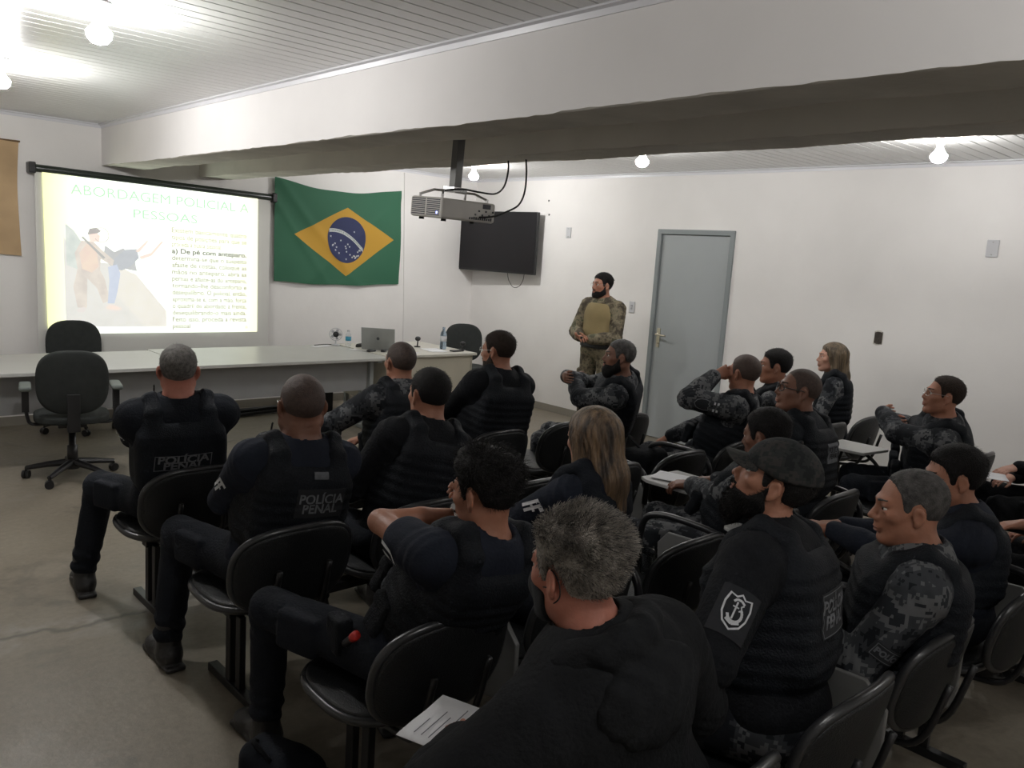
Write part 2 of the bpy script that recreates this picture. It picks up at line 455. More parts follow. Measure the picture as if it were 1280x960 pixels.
def skull(x, y, z, fat=0.0):
    ax = np.abs(x)
    d = ell_f(x, y, z, (0, -.014, .030), (.075, .096, .086))
    d = smin(d, ell_f(x, y, z, (0, .028, -.028), (.0605 + fat * .006, .064, .083)), .03)
    d = smin(d, cap_f(ax, y, z, (.047 + fat * .008, .004, -.060), (.016, .064, -.098), .020 + fat * .006, .017), .028)
    d = smin(d, ell_f(x, y, z, (0, .070, -.099), (.021, .018, .017)), .016)
    return d
def head_fn(fat=0.0, ear_out=1.0, nose=1.0):
    def fn(x, y, z):
        ax = np.abs(x)
        d = skull(x, y, z, fat)
        d = smin(d, ell_f(ax, y, z, (.044, .056, -.018), (.019, .020, .016)), .02)
        d = smin(d, cap_f(ax, y, z, (.008, .086, .024), (.038, .074, .024), .010, .009), .014)
        d = smax(d, -ell_f(ax, y, z, (.031, .096, .004), (.017, .018, .012)), .012)
        d = smin(d, cap_f(x, y, z, (0, .086, .010), (0, .084 + .022 * nose, -.028), .0075, .0105), .012)
        d = smin(d, ell_f(ax, y, z, (.0125, .093, -.034), (.0085, .012, .008)), .006)
        d = smin(d, ell_f(x, y, z, (0, .084, -.054), (.022, .014, .014)), .014)
        d = smin(d, ell_f(x, y, z, (0, .0905, -.0615), (.021, .009, .0055)), .006)
        d = smin(d, ell_f(x, y, z, (0, .0895, -.0715), (.018, .009, .0065)), .006)
        d = smin(d, ell_f(ax, y, z, (.031, .0785, .0125), (.018, .0105, .0068)), .004)
        d = smin(d, ell_f(ax, y, z, (.031, .0780, -.0045), (.017, .0095, .0052)), .004)
        # ears: flared shell, hollow, rim and lobe
        ca, sa = math.cos(.45), math.sin(.45)
        ex, ey, ez = ax - .079, y + .006, z + .010
        u = ex * ca - ey * -sa * -1; v = ex * sa + ey * ca
        u = ex * ca + ey * sa; v = -ex * sa + ey * ca
        e = ell_f(u, v, ez, (.004 * ear_out, 0, .004), (.0075, .0185, .029))
        e = smin(e, ell_f(u, v, ez, (.001, .006, -.024), (.006, .009, .011)), .008)
        e = smax(e, -ell_f(u, v, ez, (.0125 * ear_out, .002, .004), (.008, .0115, .019)), .004)
        d = smin(d, e, .006)
        return d
    return fn

HL_Y = [-.13, -.085, -.055, -.035, -.024, -.008, .010, .018, .036, .044, .052, .066, .085, .12]
HL_M = [-.070, -.072, -.066, -.050, .010, .026, .022, -.014, -.016, .026, .048, .058, .066, .078]
def hair_fn(t0, t1, fat=0, front=0.0, spike=0.0, vol=0.0, side=None, hl=None):
    hz = np.array(hl if hl is not None else HL_M)
    def fn(x, y, z):
        tt = np.clip((z - .0) / .09, 0, 1); tt = tt * tt * (3 - 2 * tt)
        h0 = np.interp(np.broadcast_to(y, np.broadcast_shapes(x.shape, y.shape)), HL_Y, hz)
        edge = np.clip((z - h0) / .028, .12, 1)
        d = skull(x, y, z, fat) - (t0 + (t1 - t0) * tt) * edge
        if vol: d = smin(d, ell_f(x, y, z, (0, .03, .085), (.062, .06, .045 + vol)), .02)
        h = np.interp(np.broadcast_to(y, np.broadcast_shapes(x.shape, y.shape)), HL_Y, hz) + front * np.clip((y - .03) / .05, 0, 1)
        h = h + .012 * np.clip((np.abs(x) - .045) / .03, 0, 1) * np.clip((y - .03) / .03, 0, 1)
        h = h + .0035 * np.sin(x * 310 + 3 * np.sin(z * 90)) * np.sin(y * 260 + z * 200)
        return smax(d, (h - z) * .75, .004)
    return fn
def beard_fn(t, low=-.115, fat=0, mous=True, long=0.0):
    def fn(x, y, z):
        d = skull(x, y, z, fat) - t
        if long: d = smin(d, ell_f(x, y, z, (0, .062, -.112 - long * .3), (.042, .034, .030 + long)), .02)
        top = np.interp(y, [-.02, .014, .03, .05, .075, .12], [-.01, -.008, -.040, -.060, -.060, -.058])
        d = smax(d, (z - top) * .8, .006)
        d = smax(d, (.006 - y) - np.clip(-z - .04, 0, .05) * .5, .006)
        d = smax(d, -(ell_f(x, y, z, (0, .100, -.066), (.019, .018, .0085))), .003)
        if mous: d = smin(d, smax(ell_f(x, y, z, (0, .089, -.050), (.026, .013, .0085)), -.0585 - z, .003), .004)
        return d
    return fn

def hand_prims(W, d, n, side, curl=.35, spread=.012, k=.010, s=1.0, thumb=.5):
    """W wrist, d towards the fingers, n palm normal, side +1 right hand"""
    W, d = arr(W), unit(d); n = arr(n); n = unit(n - d * (n @ d)); lat = np.cross(d, n) * side   # lat: towards the thumb
    lat = unit(lat); P = []
    Ls = [.072, .080, .074, .058]
    for i in range(4):
        off = (.027 - .018 * i) * s
        base = W + d * (.086 - .006 * abs(i - 1)) * s + lat * off
        P.append(p_cap(W + d * .012 * s + lat * off * .55, base, .0165 * s, .0115 * s, k=.014))
        cur = base; a = curl * (.6 + .15 * i); dirv = unit(d + lat * spread * (1.5 - i) * 6)
        for j, fr in enumerate((.46, .30, .24)):
            c, sn = math.cos(a), math.sin(a)
            v = unit(dirv * c + n * sn)
            nx = cur + v * Ls[i] * fr * s
            P.append(p_cap(cur, nx, (.0092 - .0009 * j) * s, (.0086 - .0010 * j) * s, k=.003))
            cur = nx; a += curl * (1.1 - .15 * j)
    P.append(p_cap(W + d * .02 * s, W + d * .05 * s + lat * .022 * s + n * .008 * s, .017 * s, .015 * s, k=.014))
    t0 = W + d * .040 * s + lat * .026 * s + n * .006 * s
    t1 = t0 + unit(d * .75 + lat * (1 - thumb) + n * thumb) * .038 * s; t2 = t1 + unit(d + lat * .1 + n * thumb) * .030 * s
    P.append(p_cap(t0, t1, .0125 * s, .0100 * s, k=.008)); P.append(p_cap(t1, t2, .0098 * s, .0082 * s, k=.004))
    return P

def ik(S, T, l1, l2, pole):
    S, T, pole = arr(S), arr(T), arr(pole)
    d = T - S; L = np.linalg.norm(d)
    if L > (l1 + l2) * .995: T = S + d / L * (l1 + l2) * .995; d = T - S; L = np.linalg.norm(d)
    u = d / L; a = (l1 * l1 - l2 * l2 + L * L) / (2 * L); hh = math.sqrt(max(l1 * l1 - a * a, 0))
    p = pole - u * (pole @ u); p = unit(p)
    return S + u * a + p * hh, T

def smoothbend(x, a, b):
    t = np.clip((x - a) / (b - a), 0, 1); return t * t * (3 - 2 * t)

def person(label, hip, head, az, group=None, standing=False, h=.006, **o):
    """hip, head: world points; az: heading of the body in degrees right of +Y"""
    g = o.get
    root = empty('person', (hip[0], hip[1], 0), -math.radians(az))
    tag(root, label, 'person', group)
    B0 = basis(az)
    def loc(w): return (arr(w) - arr([hip[0], hip[1], 0])) @ B0
    b = g('bulk', 1.0); s = g('s', 1.0)
    hipL = arr([0, 0, hip[2]])
    top = loc(head)
    haz = g('haz', az) - az; HB = basis(haz, g('hpitch', 0), g('hroll', 0))
    hs = g('hs', 1.0)
    Hc = top - arr([0, 0, .116 * hs]) - HB[:, 1] * .0
    spine = unit(Hc - hipL)
    Nb = Hc - HB[:, 2] * .085 * hs - HB[:, 1] * .035 * hs - spine * .062 * s
    Nb = Nb + arr(g('nb', (0, 0, 0)))
    u = unit(Nb - hipL); Lt = np.linalg.norm(Nb - hipL)
    tw = g('twist', 0.0)
    r = arr([math.cos(math.radians(tw)), -math.sin(math.radians(tw)), 0]); r = unit(r - u * (r @ u)); f = np.cross(u, r)
    RT = np.stack([r, f, u], 1)
    r0 = arr([1., 0, 0]); r0 = unit(r0 - u * (r0 @ u)); f0 = np.cross(u, r0); RP = np.stack([r0, f0, u], 1)
    bl = g('belly', 1.0)
    def tp(x, y, t): return hipL + u * Lt * t + r * x + f * y
    shw = g('shw', .172) * (0.5 + .5 * b) * s; shz = g('shdrop', .06)
    sh = {sd: Nb - u * shz + r * sd * shw + f * (-.005) + arr(g('shR' if sd > 0 else 'shL', (0, 0, 0))) for sd in (-1, 1)}
    def torso(off, arms=True):
        P = [p_ell(hipL + u * .04, (.165 * b * s + off, .120 * b + off, .115 + off), RP, k=.04),
             p_ell(hipL + u * Lt * .33 + f * .012 * bl, (.146 * b * s + off, .108 * b * bl + off, .17 + off), RP, k=.05),
             p_ell(hipL + u * Lt * .68 - f * .004, (.158 * b * s + off, .112 * b + off, .185 + off), RT, k=.05)]
        for sd in (-1, 1):
            P.append(p_cap(Nb - u * .02 - f * .012, sh[sd] - r * sd * .03 * s + u * .004, .056 * s + off * .8, .060 * s * b + off * .8, k=.07))
            P.append(p_ell(hipL + u * Lt * .76 + r * sd * .075 * s - f * .055, (.075 * s + off, .055 * b + off, .12 + off), RT, k=.04))
        return P
    # arms
    l1, l2 = .285 * s, .255 * s
    arm = {}
    for sd, key in ((-1, 'L'), (1, 'R')):
        a = g('arm' + key, {})
        tgt = loc(a['w']) if 'w' in a else (arr(a['l']) if 'l' in a else (hipL + arr([sd * .13, .30, .10]) if not standing else hipL + arr([sd * .26, .05, -.05])))
        pole = arr(a.get('pole', (sd * .7, -.5, -.6)))
        E, Wp = ik(sh[sd], tgt, l1, l2, pole)
        fd = unit(Wp - E)
        hd = unit(arr(a.get('dir', fd))); hn = arr(a.get('palm', (0, 0, -1)))
        arm[sd] = (E, Wp, hd, hn, a)
    def arm_prims(sd, off, upto=2.0, lo=0.0, k=.03):
        E, Wp, hd, hn, a = arm[sd]; S = sh[sd]; P = []
        aw = g('armw', 1.0) * s
        e1 = min(upto, 1.0)
        P.append(p_cap(S, S + (E - S) * e1, .056 * aw * (.6 + .4 * b) + off, (.056 + (.044 - .056) * e1) * aw + off, k=k))
        if upto > 1:
            e2 = upto - 1
            P.append(p_cap(E, E + (Wp - E) * e2 * .5, .043 * aw + off, .041 * aw + off, k=.015))
            P.append(p_cap(E + (Wp - E) * e2 * .5, E + (Wp - E) * e2, .041 * aw + off, (.041 + (.028 - .041) * max(0, e2 * 2 - 1)) * aw + off, k=.015))
        return P
    smat = SKIN[g('skin', 'tan')]
    # body: head, neck, trunk, arms and hands in one surface
    hf = head_fn(g('fat', 0), g('ear', 1.0), g('nose', 1.0))
    Pb = torso(-.012)
    for sd in (-1, 1): Pb += arm_prims(sd, -.004)
    neck_r = g('neck', .054) * hs
    Pb.append(p_cap(Nb - u * .05, Hc - HB[:, 2] * .055 - HB[:, 1] * .018, neck_r * 1.12, neck_r, k=.04))
    for sd in (-1, 1):
        E, Wp, hd, hn, a = arm[sd]
        if not a.get('nohand'): Pb += hand_prims(Wp, hd, hn, sd, a.get('curl', .35), s=.98 * s, thumb=a.get('thumb', .5))
    Pb.append(p_fn(hf, Hc, .15, HB, k=.022, scale=hs))
    if g('foldneck'):
        for q in range(2):
            c0 = Hc - HB[:, 2] * (.058 + .022 * q) - HB[:, 1] * .055
            Pb.append(p_ell(c0, (.055, .030, .011), HB, k=.012))
    part('body', Pb, h, smat, root, relax=1)
    frame = dict(root=root, Hc=Hc, HB=HB, hs=hs, RT=RT, Nb=Nb, hipL=hipL, u=u, r=r, f=f, Lt=Lt, sh=sh, arm=arm, tp=tp, loc=loc)
    H = lambda x, y, z: Hc + HB @ arr([x, y, z]) * hs
    # face
    if g('face', True):
        for sd in (-1, 1):
            bm = bmesh.new(); sphere(bm, Vector(H(sd * .031, .0745, .004)), .0122 * hs, seg=12, rings=8)
            e = bm_obj('eye', bm, M['eye_white'], root, smooth=True)
            bm = bmesh.new(); sphere(bm, Vector(H(sd * .031, .0800, .004)), .0080 * hs, seg=12, rings=8)
            bm_obj('iris', bm, M['eye_dark'], e, smooth=True)
        part('eyebrows', [p_cap(H(sd * .014, .093, .026), H(sd * .046, .077, .030), .0048, .0032, k=.002) for sd in (-1, 1)], .003, M[g('brow', 'hair_black')], root)
        part('lips', [p_ell(H(0, .0945, -.0615), arr((.019, .0065, .0042)) * hs, HB, k=.002), p_ell(H(0, .0935, -.0712), arr((.0165, .0065, .0052)) * hs, HB, k=.002)], .003, M['lips'], root)
    # hair
    hair = g('hair')
    if hair:
        hp = dict(hair); hm = M[hp.pop('mat')]; amp = hp.pop('amp', .001); fq = hp.pop('freq', 90); hh = hp.pop('h', min(h, .005)); st = hp.pop('strands', None)
        extra = hp.pop('extra', None)
        pr = [p_fn(hair_fn(fat=g('fat', 0), **hp), Hc, .15, HB, k=.01, scale=hs)]
        if extra: pr += extra(frame)
        ridge = g('ridge')
        ho, P, Q = part('hair', pr, hh, hm, root, amp=amp, freq=fq, seed=3, disp=(lambda P: ridge(P, frame)) if ridge else None)
        if st:
            N = vnormals(P, Q); n = st['n']
            rr = np.random.default_rng(5)
            ok = np.nonzero(((P - Hc) @ HB[:, 2] > st.get('zmin', -.075)) & (N @ HB[:, 2] > -.8))[0]
            id_ = rr.choice(ok, n); R0 = P[id_] + rr.normal(0, .002, (n, 3)) - N[id_] * .004; Nn = N[id_]
            comb = arr(st.get('comb', (0, -.4, 0))) @ HB.T
            zf = np.clip((P[id_] - Hc) @ HB[:, 2] / .1, 0, 1)[:, None]
            ln = st['len'] * (.35 + .65 * zf) * rr.uniform(.6, 1.15, (n, 1))
            K = 4; D = Nn * st.get('lift', .6) + comb[None] + rr.normal(0, st.get('jit', .35), (n, 3))
            clump = np.stack([np.sin(R0 @ rr.normal(size=3) * 70 + i) for i in range(3)], 1) * st.get('clump', .4)
            D = D + clump; D /= np.linalg.norm(D, axis=1, keepdims=True)
            t = np.linspace(0, 1, K)[None, :, None]
            bend = comb[None, None] * 1.2 - HB[:, 2][None, None] * .35
            paths = R0[:, None] + D[:, None] * ln[:, None] * t + bend * (ln[:, None] * t * t * .5)
            V, QQ = tubes_np(paths, st.get('r', .0008), .0003)
            mesh_np('hair_strands', V, QQ, [M[m_] for m_ in st.get('mats', ['hair_grey'])], True, ho,
                    midx=np.repeat(rr.integers(0, len(st.get('mats', [0])), n), (K - 1) * 3))
    if g('beard'):
        bp = dict(g('beard')); bmt = M[bp.pop('mat')]; am = bp.pop('amp', .0012)
        bo, P, Q = part('beard', [p_fn(beard_fn(fat=g('fat', 0), **bp), Hc, .16, HB, k=.01, scale=hs)], min(h, .0045), bmt, root, amp=am, freq=160, seed=2)
        if h < .005:
            N = vnormals(P, Q); rr = np.random.default_rng(8); id_ = rr.choice(len(P), 5000)
            D = N[id_] * .6 - HB[:, 2] * .7 + HB[:, 1] * .15 + rr.normal(0, .3, (5000, 3)); D /= np.linalg.norm(D, axis=1, keepdims=True)
            t = np.linspace(0, 1, 4)[None, :, None]; ln = rr.uniform(.006, .020, (5000, 1, 1))
            V, QQ = tubes_np(P[id_][:, None] - N[id_][:, None] * .003 + D[:, None] * ln * t, .0008, .0003)
            mesh_np('beard_strands', V, QQ, bmt, True, bo)
    # glasses
    if g('glasses'):
        bm = bmesh.new(); gr = g('glasses_r', .0014)
        for sd in (-1, 1):
            pts = [H(sd * .033 + .025 * math.cos(q), .101 - .010 * abs(math.cos(q)) * (1 if math.cos(q) * sd > 0 else .2), .002 + .018 * math.sin(q)) for q in np.linspace(0, 2 * PI, 16, endpoint=False)]
            tube(bm, pts, gr, 6, closed=True)
            tube(bm, [H(sd * .057, .092, .006), H(sd * .075, .06, .008), H(sd * .084, .005, .010), H(sd * .083, -.012, .0)], gr, 6)
        tube(bm, [H(-.009, .103, .006), H(0, .108, .009), H(.009, .103, .006)], gr, 6)
        bm_obj('glasses', bm, M[g('glasses_mat', 'glasses')], root, smooth=True)
    # shirt
    sl = g('sleeve', 1.93); shoff = g('shirt_off', .010)
    top_m = M[g('shirt', 'navy_shirt')]
    hc = g('hc', .008)
    Ps = torso(shoff)
    for sd in (-1, 1): Ps += arm_prims(sd, shoff + g('sleeve_off', .002), upto=sl)
    Ps.append(p_cap(Nb - u * .03, Nb + u * .018 - f * .004, neck_r + .020, neck_r + .012, k=.02))
    Ps.append(p_cap(Nb + u * .012 + f * .0, Nb + u * .20 + f * .02, neck_r + .004, neck_r + .02, k=.006, mode='s'))
    if not standing: Ps.append(p_plane(hipL - u * .035, -u, k=.01))
    else: Ps.append(p_plane(hipL - u * .02, -u, k=.01))
    fold = g('fold', .0035)
    def sdisp(P):
        d = np.zeros(len(P))
        for sd in (-1, 1):      # creases gathered inside the elbows
            E = arm[sd][0]; q = P - E; dist = np.linalg.norm(q, axis=1); ax_ = unit(arm[sd][1] - sh[sd])
            d += .004 * np.sin((q @ ax_) * 190 + 2 * np.sin(q @ arr([40., 25, 30]))) * np.exp(-(dist / .075) ** 2)
            S_ = sh[sd]; q = P - S_; dist = np.linalg.norm(q, axis=1)
            d += .003 * np.sin((q @ unit(arm[sd][0] - S_ + u * .1)) * 120 + 3 * np.sin(q[:, 1] * 25)) * np.exp(-(dist / .10) ** 2)
        return d
    so, SP, SQ = part('shirt' if not g('hood') else 'hoodie', Ps, hc, top_m, root, amp=fold, freq=26, seed=g('seed', 1), disp=sdisp)
    frame['shirt'] = (so, SP, SQ)
    # vest
    if g('vest', True) and not g('hood'):
        vo = g('vest_off', .030); vm = M[g('vest_mat', 'vest')]
        Pv = [p_ell(hipL + u * Lt * .36 + f * .010, (.150 * b * s + vo, .112 * b * bl + vo, .16 + vo), RP, k=.05),
              p_ell(hipL + u * Lt * .68 - f * .004, (.150 * b * s + vo, .114 * b + vo, .19 + vo), RT, k=.05),
              p_box(hipL + u * Lt * .56 + f * .002, (.160 * b * s, .128 * b + vo * .5, Lt * .30), RT, rd=.05, k=.04)]
        for sd in (-1, 1):
            Pv.append(p_ell(hipL + u * Lt * .76 + r * sd * .072 * s - f * .055, (.07 * s + vo, .052 * b + vo, .115 + vo), RT, k=.04))
        Pv += [p_plane(hipL + u * Lt * g('vest_top', .93), u, k=.02), p_plane(hipL + u * Lt * .10, -u, k=.02)]
        for sd in (-1, 1):
            Pv.append(p_ell(sh[sd] + r * sd * .055 - u * .02, (.085, .12, .125), RT, k=.02, mode='s'))
            # shoulder straps
            for (y0, z0), (y1, z1) in (((-.105, -.09), (-.075, .01)), ((-.075, .01), (-.01, .048)), ((-.01, .048), (.06, .0)), ((.06, .0), (.10, -.10))):
                x = sd * .098 * s
                Pv.append(p_cap(Nb - u * .004 + r * x + f * y0 * b + u * z0, Nb - u * .004 + r * x + f * y1 * b + u * z1, .024, .024, k=.02))
                Pv.append(p_cap(Nb - u * .008 + r * (x + sd * .028) + f * y0 * b + u * z0, Nb - u * .008 + r * (x + sd * .028) + f * y1 * b + u * (z1 - .008), .022, .022, k=.02))
        Pv.append(p_cap(Nb - u * .06, Nb + u * .25, neck_r + .016, neck_r + .05, k=.015, mode='s'))
        rows = g('molle', True)
        def vdisp(P):
            q = (P - hipL); zz = q @ u; xx = q @ r; yy = q @ f; d = np.zeros(len(P))
            if rows:
                m_ = smoothbend(zz, Lt * .12, Lt * .2) * (1 - smoothbend(zz, Lt * .80, Lt * .86))
                d += .0017 * np.tanh(3 * np.sin(zz * 2 * PI / .042)) * m_
            d += .005 * smoothbend(zz, Lt * .80, Lt * .83) * (1 - smoothbend(zz, Lt * .95, Lt))
            return d
        vo_, VP, VQ = part('vest', Pv, g('hv', .0075), vm, root, amp=.0022, freq=32, seed=9, disp=vdisp)
        frame['vest'] = (vo_, VP, VQ)
        # pouches on the front and flank
        pou = g('pouches', 3)
        for i in range(pou):
            x = (-.09, .0, .09, -.165, .165)[i] * b * s; yy = (.150 * b * bl + vo, .158 * b * bl + vo, .150 * b * bl + vo, .05, .05)[i]
            zc = .30 if i < 3 else .26
            Pp = [p_box(hipL + u * Lt * zc + r * x + f * yy, (.038, .024, .062) if i < 3 else (.026, .038, .07), RT, rd=.014, k=.01),
                  p_box(hipL + u * (Lt * zc + .045) + r * x + f * (yy + .004), (.041, .025, .022) if i < 3 else (.029, .041, .022), RT, rd=.01, k=.004)]
            part('pouch', Pp, .006, M['vest'], root, amp=.001, freq=50)
        if g('radio'):
            sd = g('radio'); c = Nb + r * sd * .105 + f * .085 - u * .03
            ro, _, _ = part('radio', [p_box(c, (.020, .015, .035), RT, rd=.006, k=.004), p_cap(c + u * .03 + r * .012, c + u * .085 + r * .012, .005, .0045, k=.004)], .004, M['plastic_black'], root)
    # trousers and boots
    if not standing:
        kn, an = {}, {}
        for sd, key in ((-1, 'L'), (1, 'R')):
            lg = g('leg' + key, {})
            kn[sd] = loc(lg['kw']) if 'kw' in lg else arr(lg.get('k', (sd * .17, .43 * s, .53)))
            an[sd] = loc(lg['aw']) if 'aw' in lg else arr(lg.get('a', (sd * .16, .45 * s, .11)))
    else:
        kn, an = {}, {}
        for sd in (-1, 1):
            kn[sd] = arr([sd * .11, .02, .50]); an[sd] = arr([sd * .13, -.01, .11])
    tb = (.7 + .3 * b)
    Pt = [p_ell(hipL + arr([0, -.005, .015]), (.165 * b * s + .012, .125 * b + .01, .10), k=.04)]
    for sd in (-1, 1):
        hj = hipL + arr([sd * .088 * b * s, .0, -.002])
        km = kn[sd]
        Pt.append(p_cap(hj, km, (.090 if not standing else .095) * tb, .068 * tb, k=.035))
        Pt.append(p_cap(km, an[sd] + arr([0, 0, .03]), .067 * tb, .056 * tb, k=.02))
        side_ = unit(np.cross(km - hj, arr([0, 0, 1.]))) * (1 if sd > 0 else -1)
        if standing: side_ = arr([sd, 0, 0])
        mid = hj * .38 + km * .62
        ax1 = unit(km - hj); ax3 = unit(np.cross(side_, ax1)); RR = np.stack([side_, ax1, ax3], 1)
        Pt.append(p_box(mid + side_ * .070 * tb, (.020, .082, .065), RR, rd=.014, k=.012))
    if standing: Pt.append(p_plane(hipL + arr([0, 0, .10]), (0, 0, 1), k=.01))
    def tdisp(P):
        d = np.zeros(len(P))
        for sd in (-1, 1):
            q = P - kn[sd]; dist = np.linalg.norm(q, axis=1)
            d += .0045 * np.sin((q @ unit(arr([0, 1., -1.]))) * 110 + 3 * np.sin(q[:, 0] * 22)) * np.exp(-(dist / .11) ** 2)
            q = P - an[sd]; d += .005 * np.sin(q[:, 2] * 95 + 2 * np.sin(q[:, 0] * 30 + q[:, 1] * 20)) * np.exp(-((q[:, 2] - .06) / .08) ** 2) * (np.abs(q[:, 0]) < .12)
        return d
    tr, TP, TQ = part('trousers', Pt, g('ht', .0085), M[g('trouser', 'navy')], root, amp=.003, freq=24, seed=g('seed', 1) + 3, disp=tdisp)
    for sd in (-1, 1):
        A = an[sd]; fa = math.radians(g('foot', 8)) * sd
        fd = arr([math.sin(fa), math.cos(fa), 0.0]); ff = unit(fd); fr = np.cross(ff, arr([0, 0, 1.]))
        RF = np.stack([fr, ff, arr([0, 0, 1.])], 1); zf = max(A[2] - .11, 0)
        base = arr([A[0], A[1], zf])
        Pf = [p_cap(A + arr([0, 0, .10]), base + arr([0, -.005, .055]), .052, .048, k=.02),
              p_cap(base + ff * -.03 + arr([0, 0, .048]), base + ff * .13 + arr([0, 0, .040]), .044, .036, k=.03),
              p_ell(base + ff * .14 + arr([0, 0, .038]), (.046, .062, .036), RF, k=.02),
              p_box(base + ff * .055 + arr([0, 0, .012]), (.043, .150, .012), RF, rd=.011, k=.006)]
        part('boot', Pf, .007, M['boot'], root, amp=.0012, freq=45)
    return frame

def project(P0, D, bvh, off):
    """push flat points P0 along D on to a surface"""
    out = []
    for p in P0:
        hit = bvh.ray_cast(Vector(p), Vector(D), .5)
        out.append(None if hit[0] is None else arr(hit[0]) - arr(D) * off)
    good = [q for q in out if q is not None]
    if not good: return [arr(p) for p in P0]
    mean = np.mean([q @ arr(D) for q in good])
    return [q if q is not None else arr(p) - arr(D) * (arr(p) @ arr(D) - mean) for p, q in zip(P0, out)]

def decal(fr, on, c, n, upv, w, hgt, plate=None, text=None, tm='grey_print', size=.045, bold=.0012, border=None, name='back_patch', polys=None, shear=0.0, tsx=1.0, ls=.85, thick=.003):
    """a sewn patch on the vest or sleeve: c centre, n outward, sizes in metres"""
    o, P, Q = fr[on]
    bvh = BVHTree.FromPolygons([Vector(p) for p in P], [tuple(int(i) for i in q) for q in Q])
    n = unit(n); upv = arr(upv); upv = unit(upv - n * (upv @ n)); rt = np.cross(upv, n)
    st = arr(c) + n * .2
    root = fr['root']; host = None
    nx, ny = 14, 8
    def put(pts2, off): return project([st + rt * x + upv * y for x, y in pts2], -n, bvh, off)
    if plate:
        pts = [((i / nx - .5) * w, (j / ny - .5) * hgt) for j in range(ny + 1) for i in range(nx + 1)]
        T = put(pts, thick); Bm = put(pts, -.004)
        V = list(T) + list(Bm); K = len(T); F = []
        id_ = lambda i, j: j * (nx + 1) + i
        for j in range(ny):
            for i in range(nx):
                a = (id_(i, j), id_(i + 1, j), id_(i + 1, j + 1), id_(i, j + 1)); F.append(a); F.append(tuple(K + q for q in a[::-1]))
        ring = [id_(i, 0) for i in range(nx)] + [id_(nx, j) for j in range(ny)] + [id_(i, ny) for i in range(nx, 0, -1)] + [id_(0, j) for j in range(ny, 0, -1)]
        for a, b_ in zip(ring, ring[1:] + ring[:1]): F.append((a, K + a, K + b_, b_))
        host = poly_obj(name, V, F, M[plate], root)
    if border:
        wv = w * .5 - .004; hv = hgt * .5 - .004; t = border
        V2, F = [], []
        for (x0, y0, x1, y1) in ((-wv, hv - t, wv, hv), (-wv, -hv, wv, -hv + t), (-wv, -hv, -wv + t, hv), (wv - t, -hv, wv, hv)):
            k = 10; lng = abs(x1 - x0) > abs(y1 - y0)
            for i in range(k):
                a, b_ = i / k, (i + 1) / k; s0 = len(V2)
                if lng: V2 += [(x0 + (x1 - x0) * a, y0), (x0 + (x1 - x0) * b_, y0), (x0 + (x1 - x0) * b_, y1), (x0 + (x1 - x0) * a, y1)]
                else: V2 += [(x0, y0 + (y1 - y0) * a), (x1, y0 + (y1 - y0) * a), (x1, y0 + (y1 - y0) * b_), (x0, y0 + (y1 - y0) * b_)]
                F.append((s0, s0 + 1, s0 + 2, s0 + 3))
        if shear: V2 = [(x + y * shear, y) for x, y in V2]
        poly_obj('border', put(V2, thick + .002), F, M[tm], host or root)
    if text:
        V, F = text_mesh(text, size, bold=bold, sx=tsx, shear=shear, linespace=ls)
        poly_obj('lettering', put([(v[0], v[1]) for v in V], thick + .0025), F, M[tm], host or root)
    if polys:
        for nm, mt, V2, F in polys:
            poly_obj(nm, put(V2, thick + .0025), F, M[mt], host or root)
    return host
# ------------------------------------------------------------------ the room
XR, YF, ZC = 6.88, 8.255, 2.73
XL, YB = -2.6, -2.6

def wall_mat(name, col, bump=.25):
    m = mat(name, col, rough=.75, var=.035, vscale=1.3, bump=bump, bscale=7, spec=.3)
    return m
m_wall = wall_mat('white_wall_paint', (.82, .80, .785))
m_beam = wall_mat('white_beam_paint', (.80, .78, .77))
m_cement = mat('raw_cement', (.60, .575, .52), rough=.9, var=.10, vscale=3.5, bump=.6, bscale=18)
m_cement2 = mat('thin_painted_cement', (.66, .64, .59), rough=.9, var=.06, vscale=2.2, bump=.4, bscale=14)
m_pvc = mat('pvc_ceiling', (.68, .68, .67), rough=.28, var=.02, vscale=2, spec=.5)
m_trim = mat('pvc_trim', (.68, .68, .71), rough=.35)
m_base = mat('beige_grey_baseboard', (.25, .23, .195), rough=.6, var=.05, vscale=4)
m_door = mat('grey_painted_door', (.36, .385, .395), rough=.42, var=.03, vscale=2)
m_jamb = mat('grey_metal_jamb', (.24, .265, .27), rough=.45)

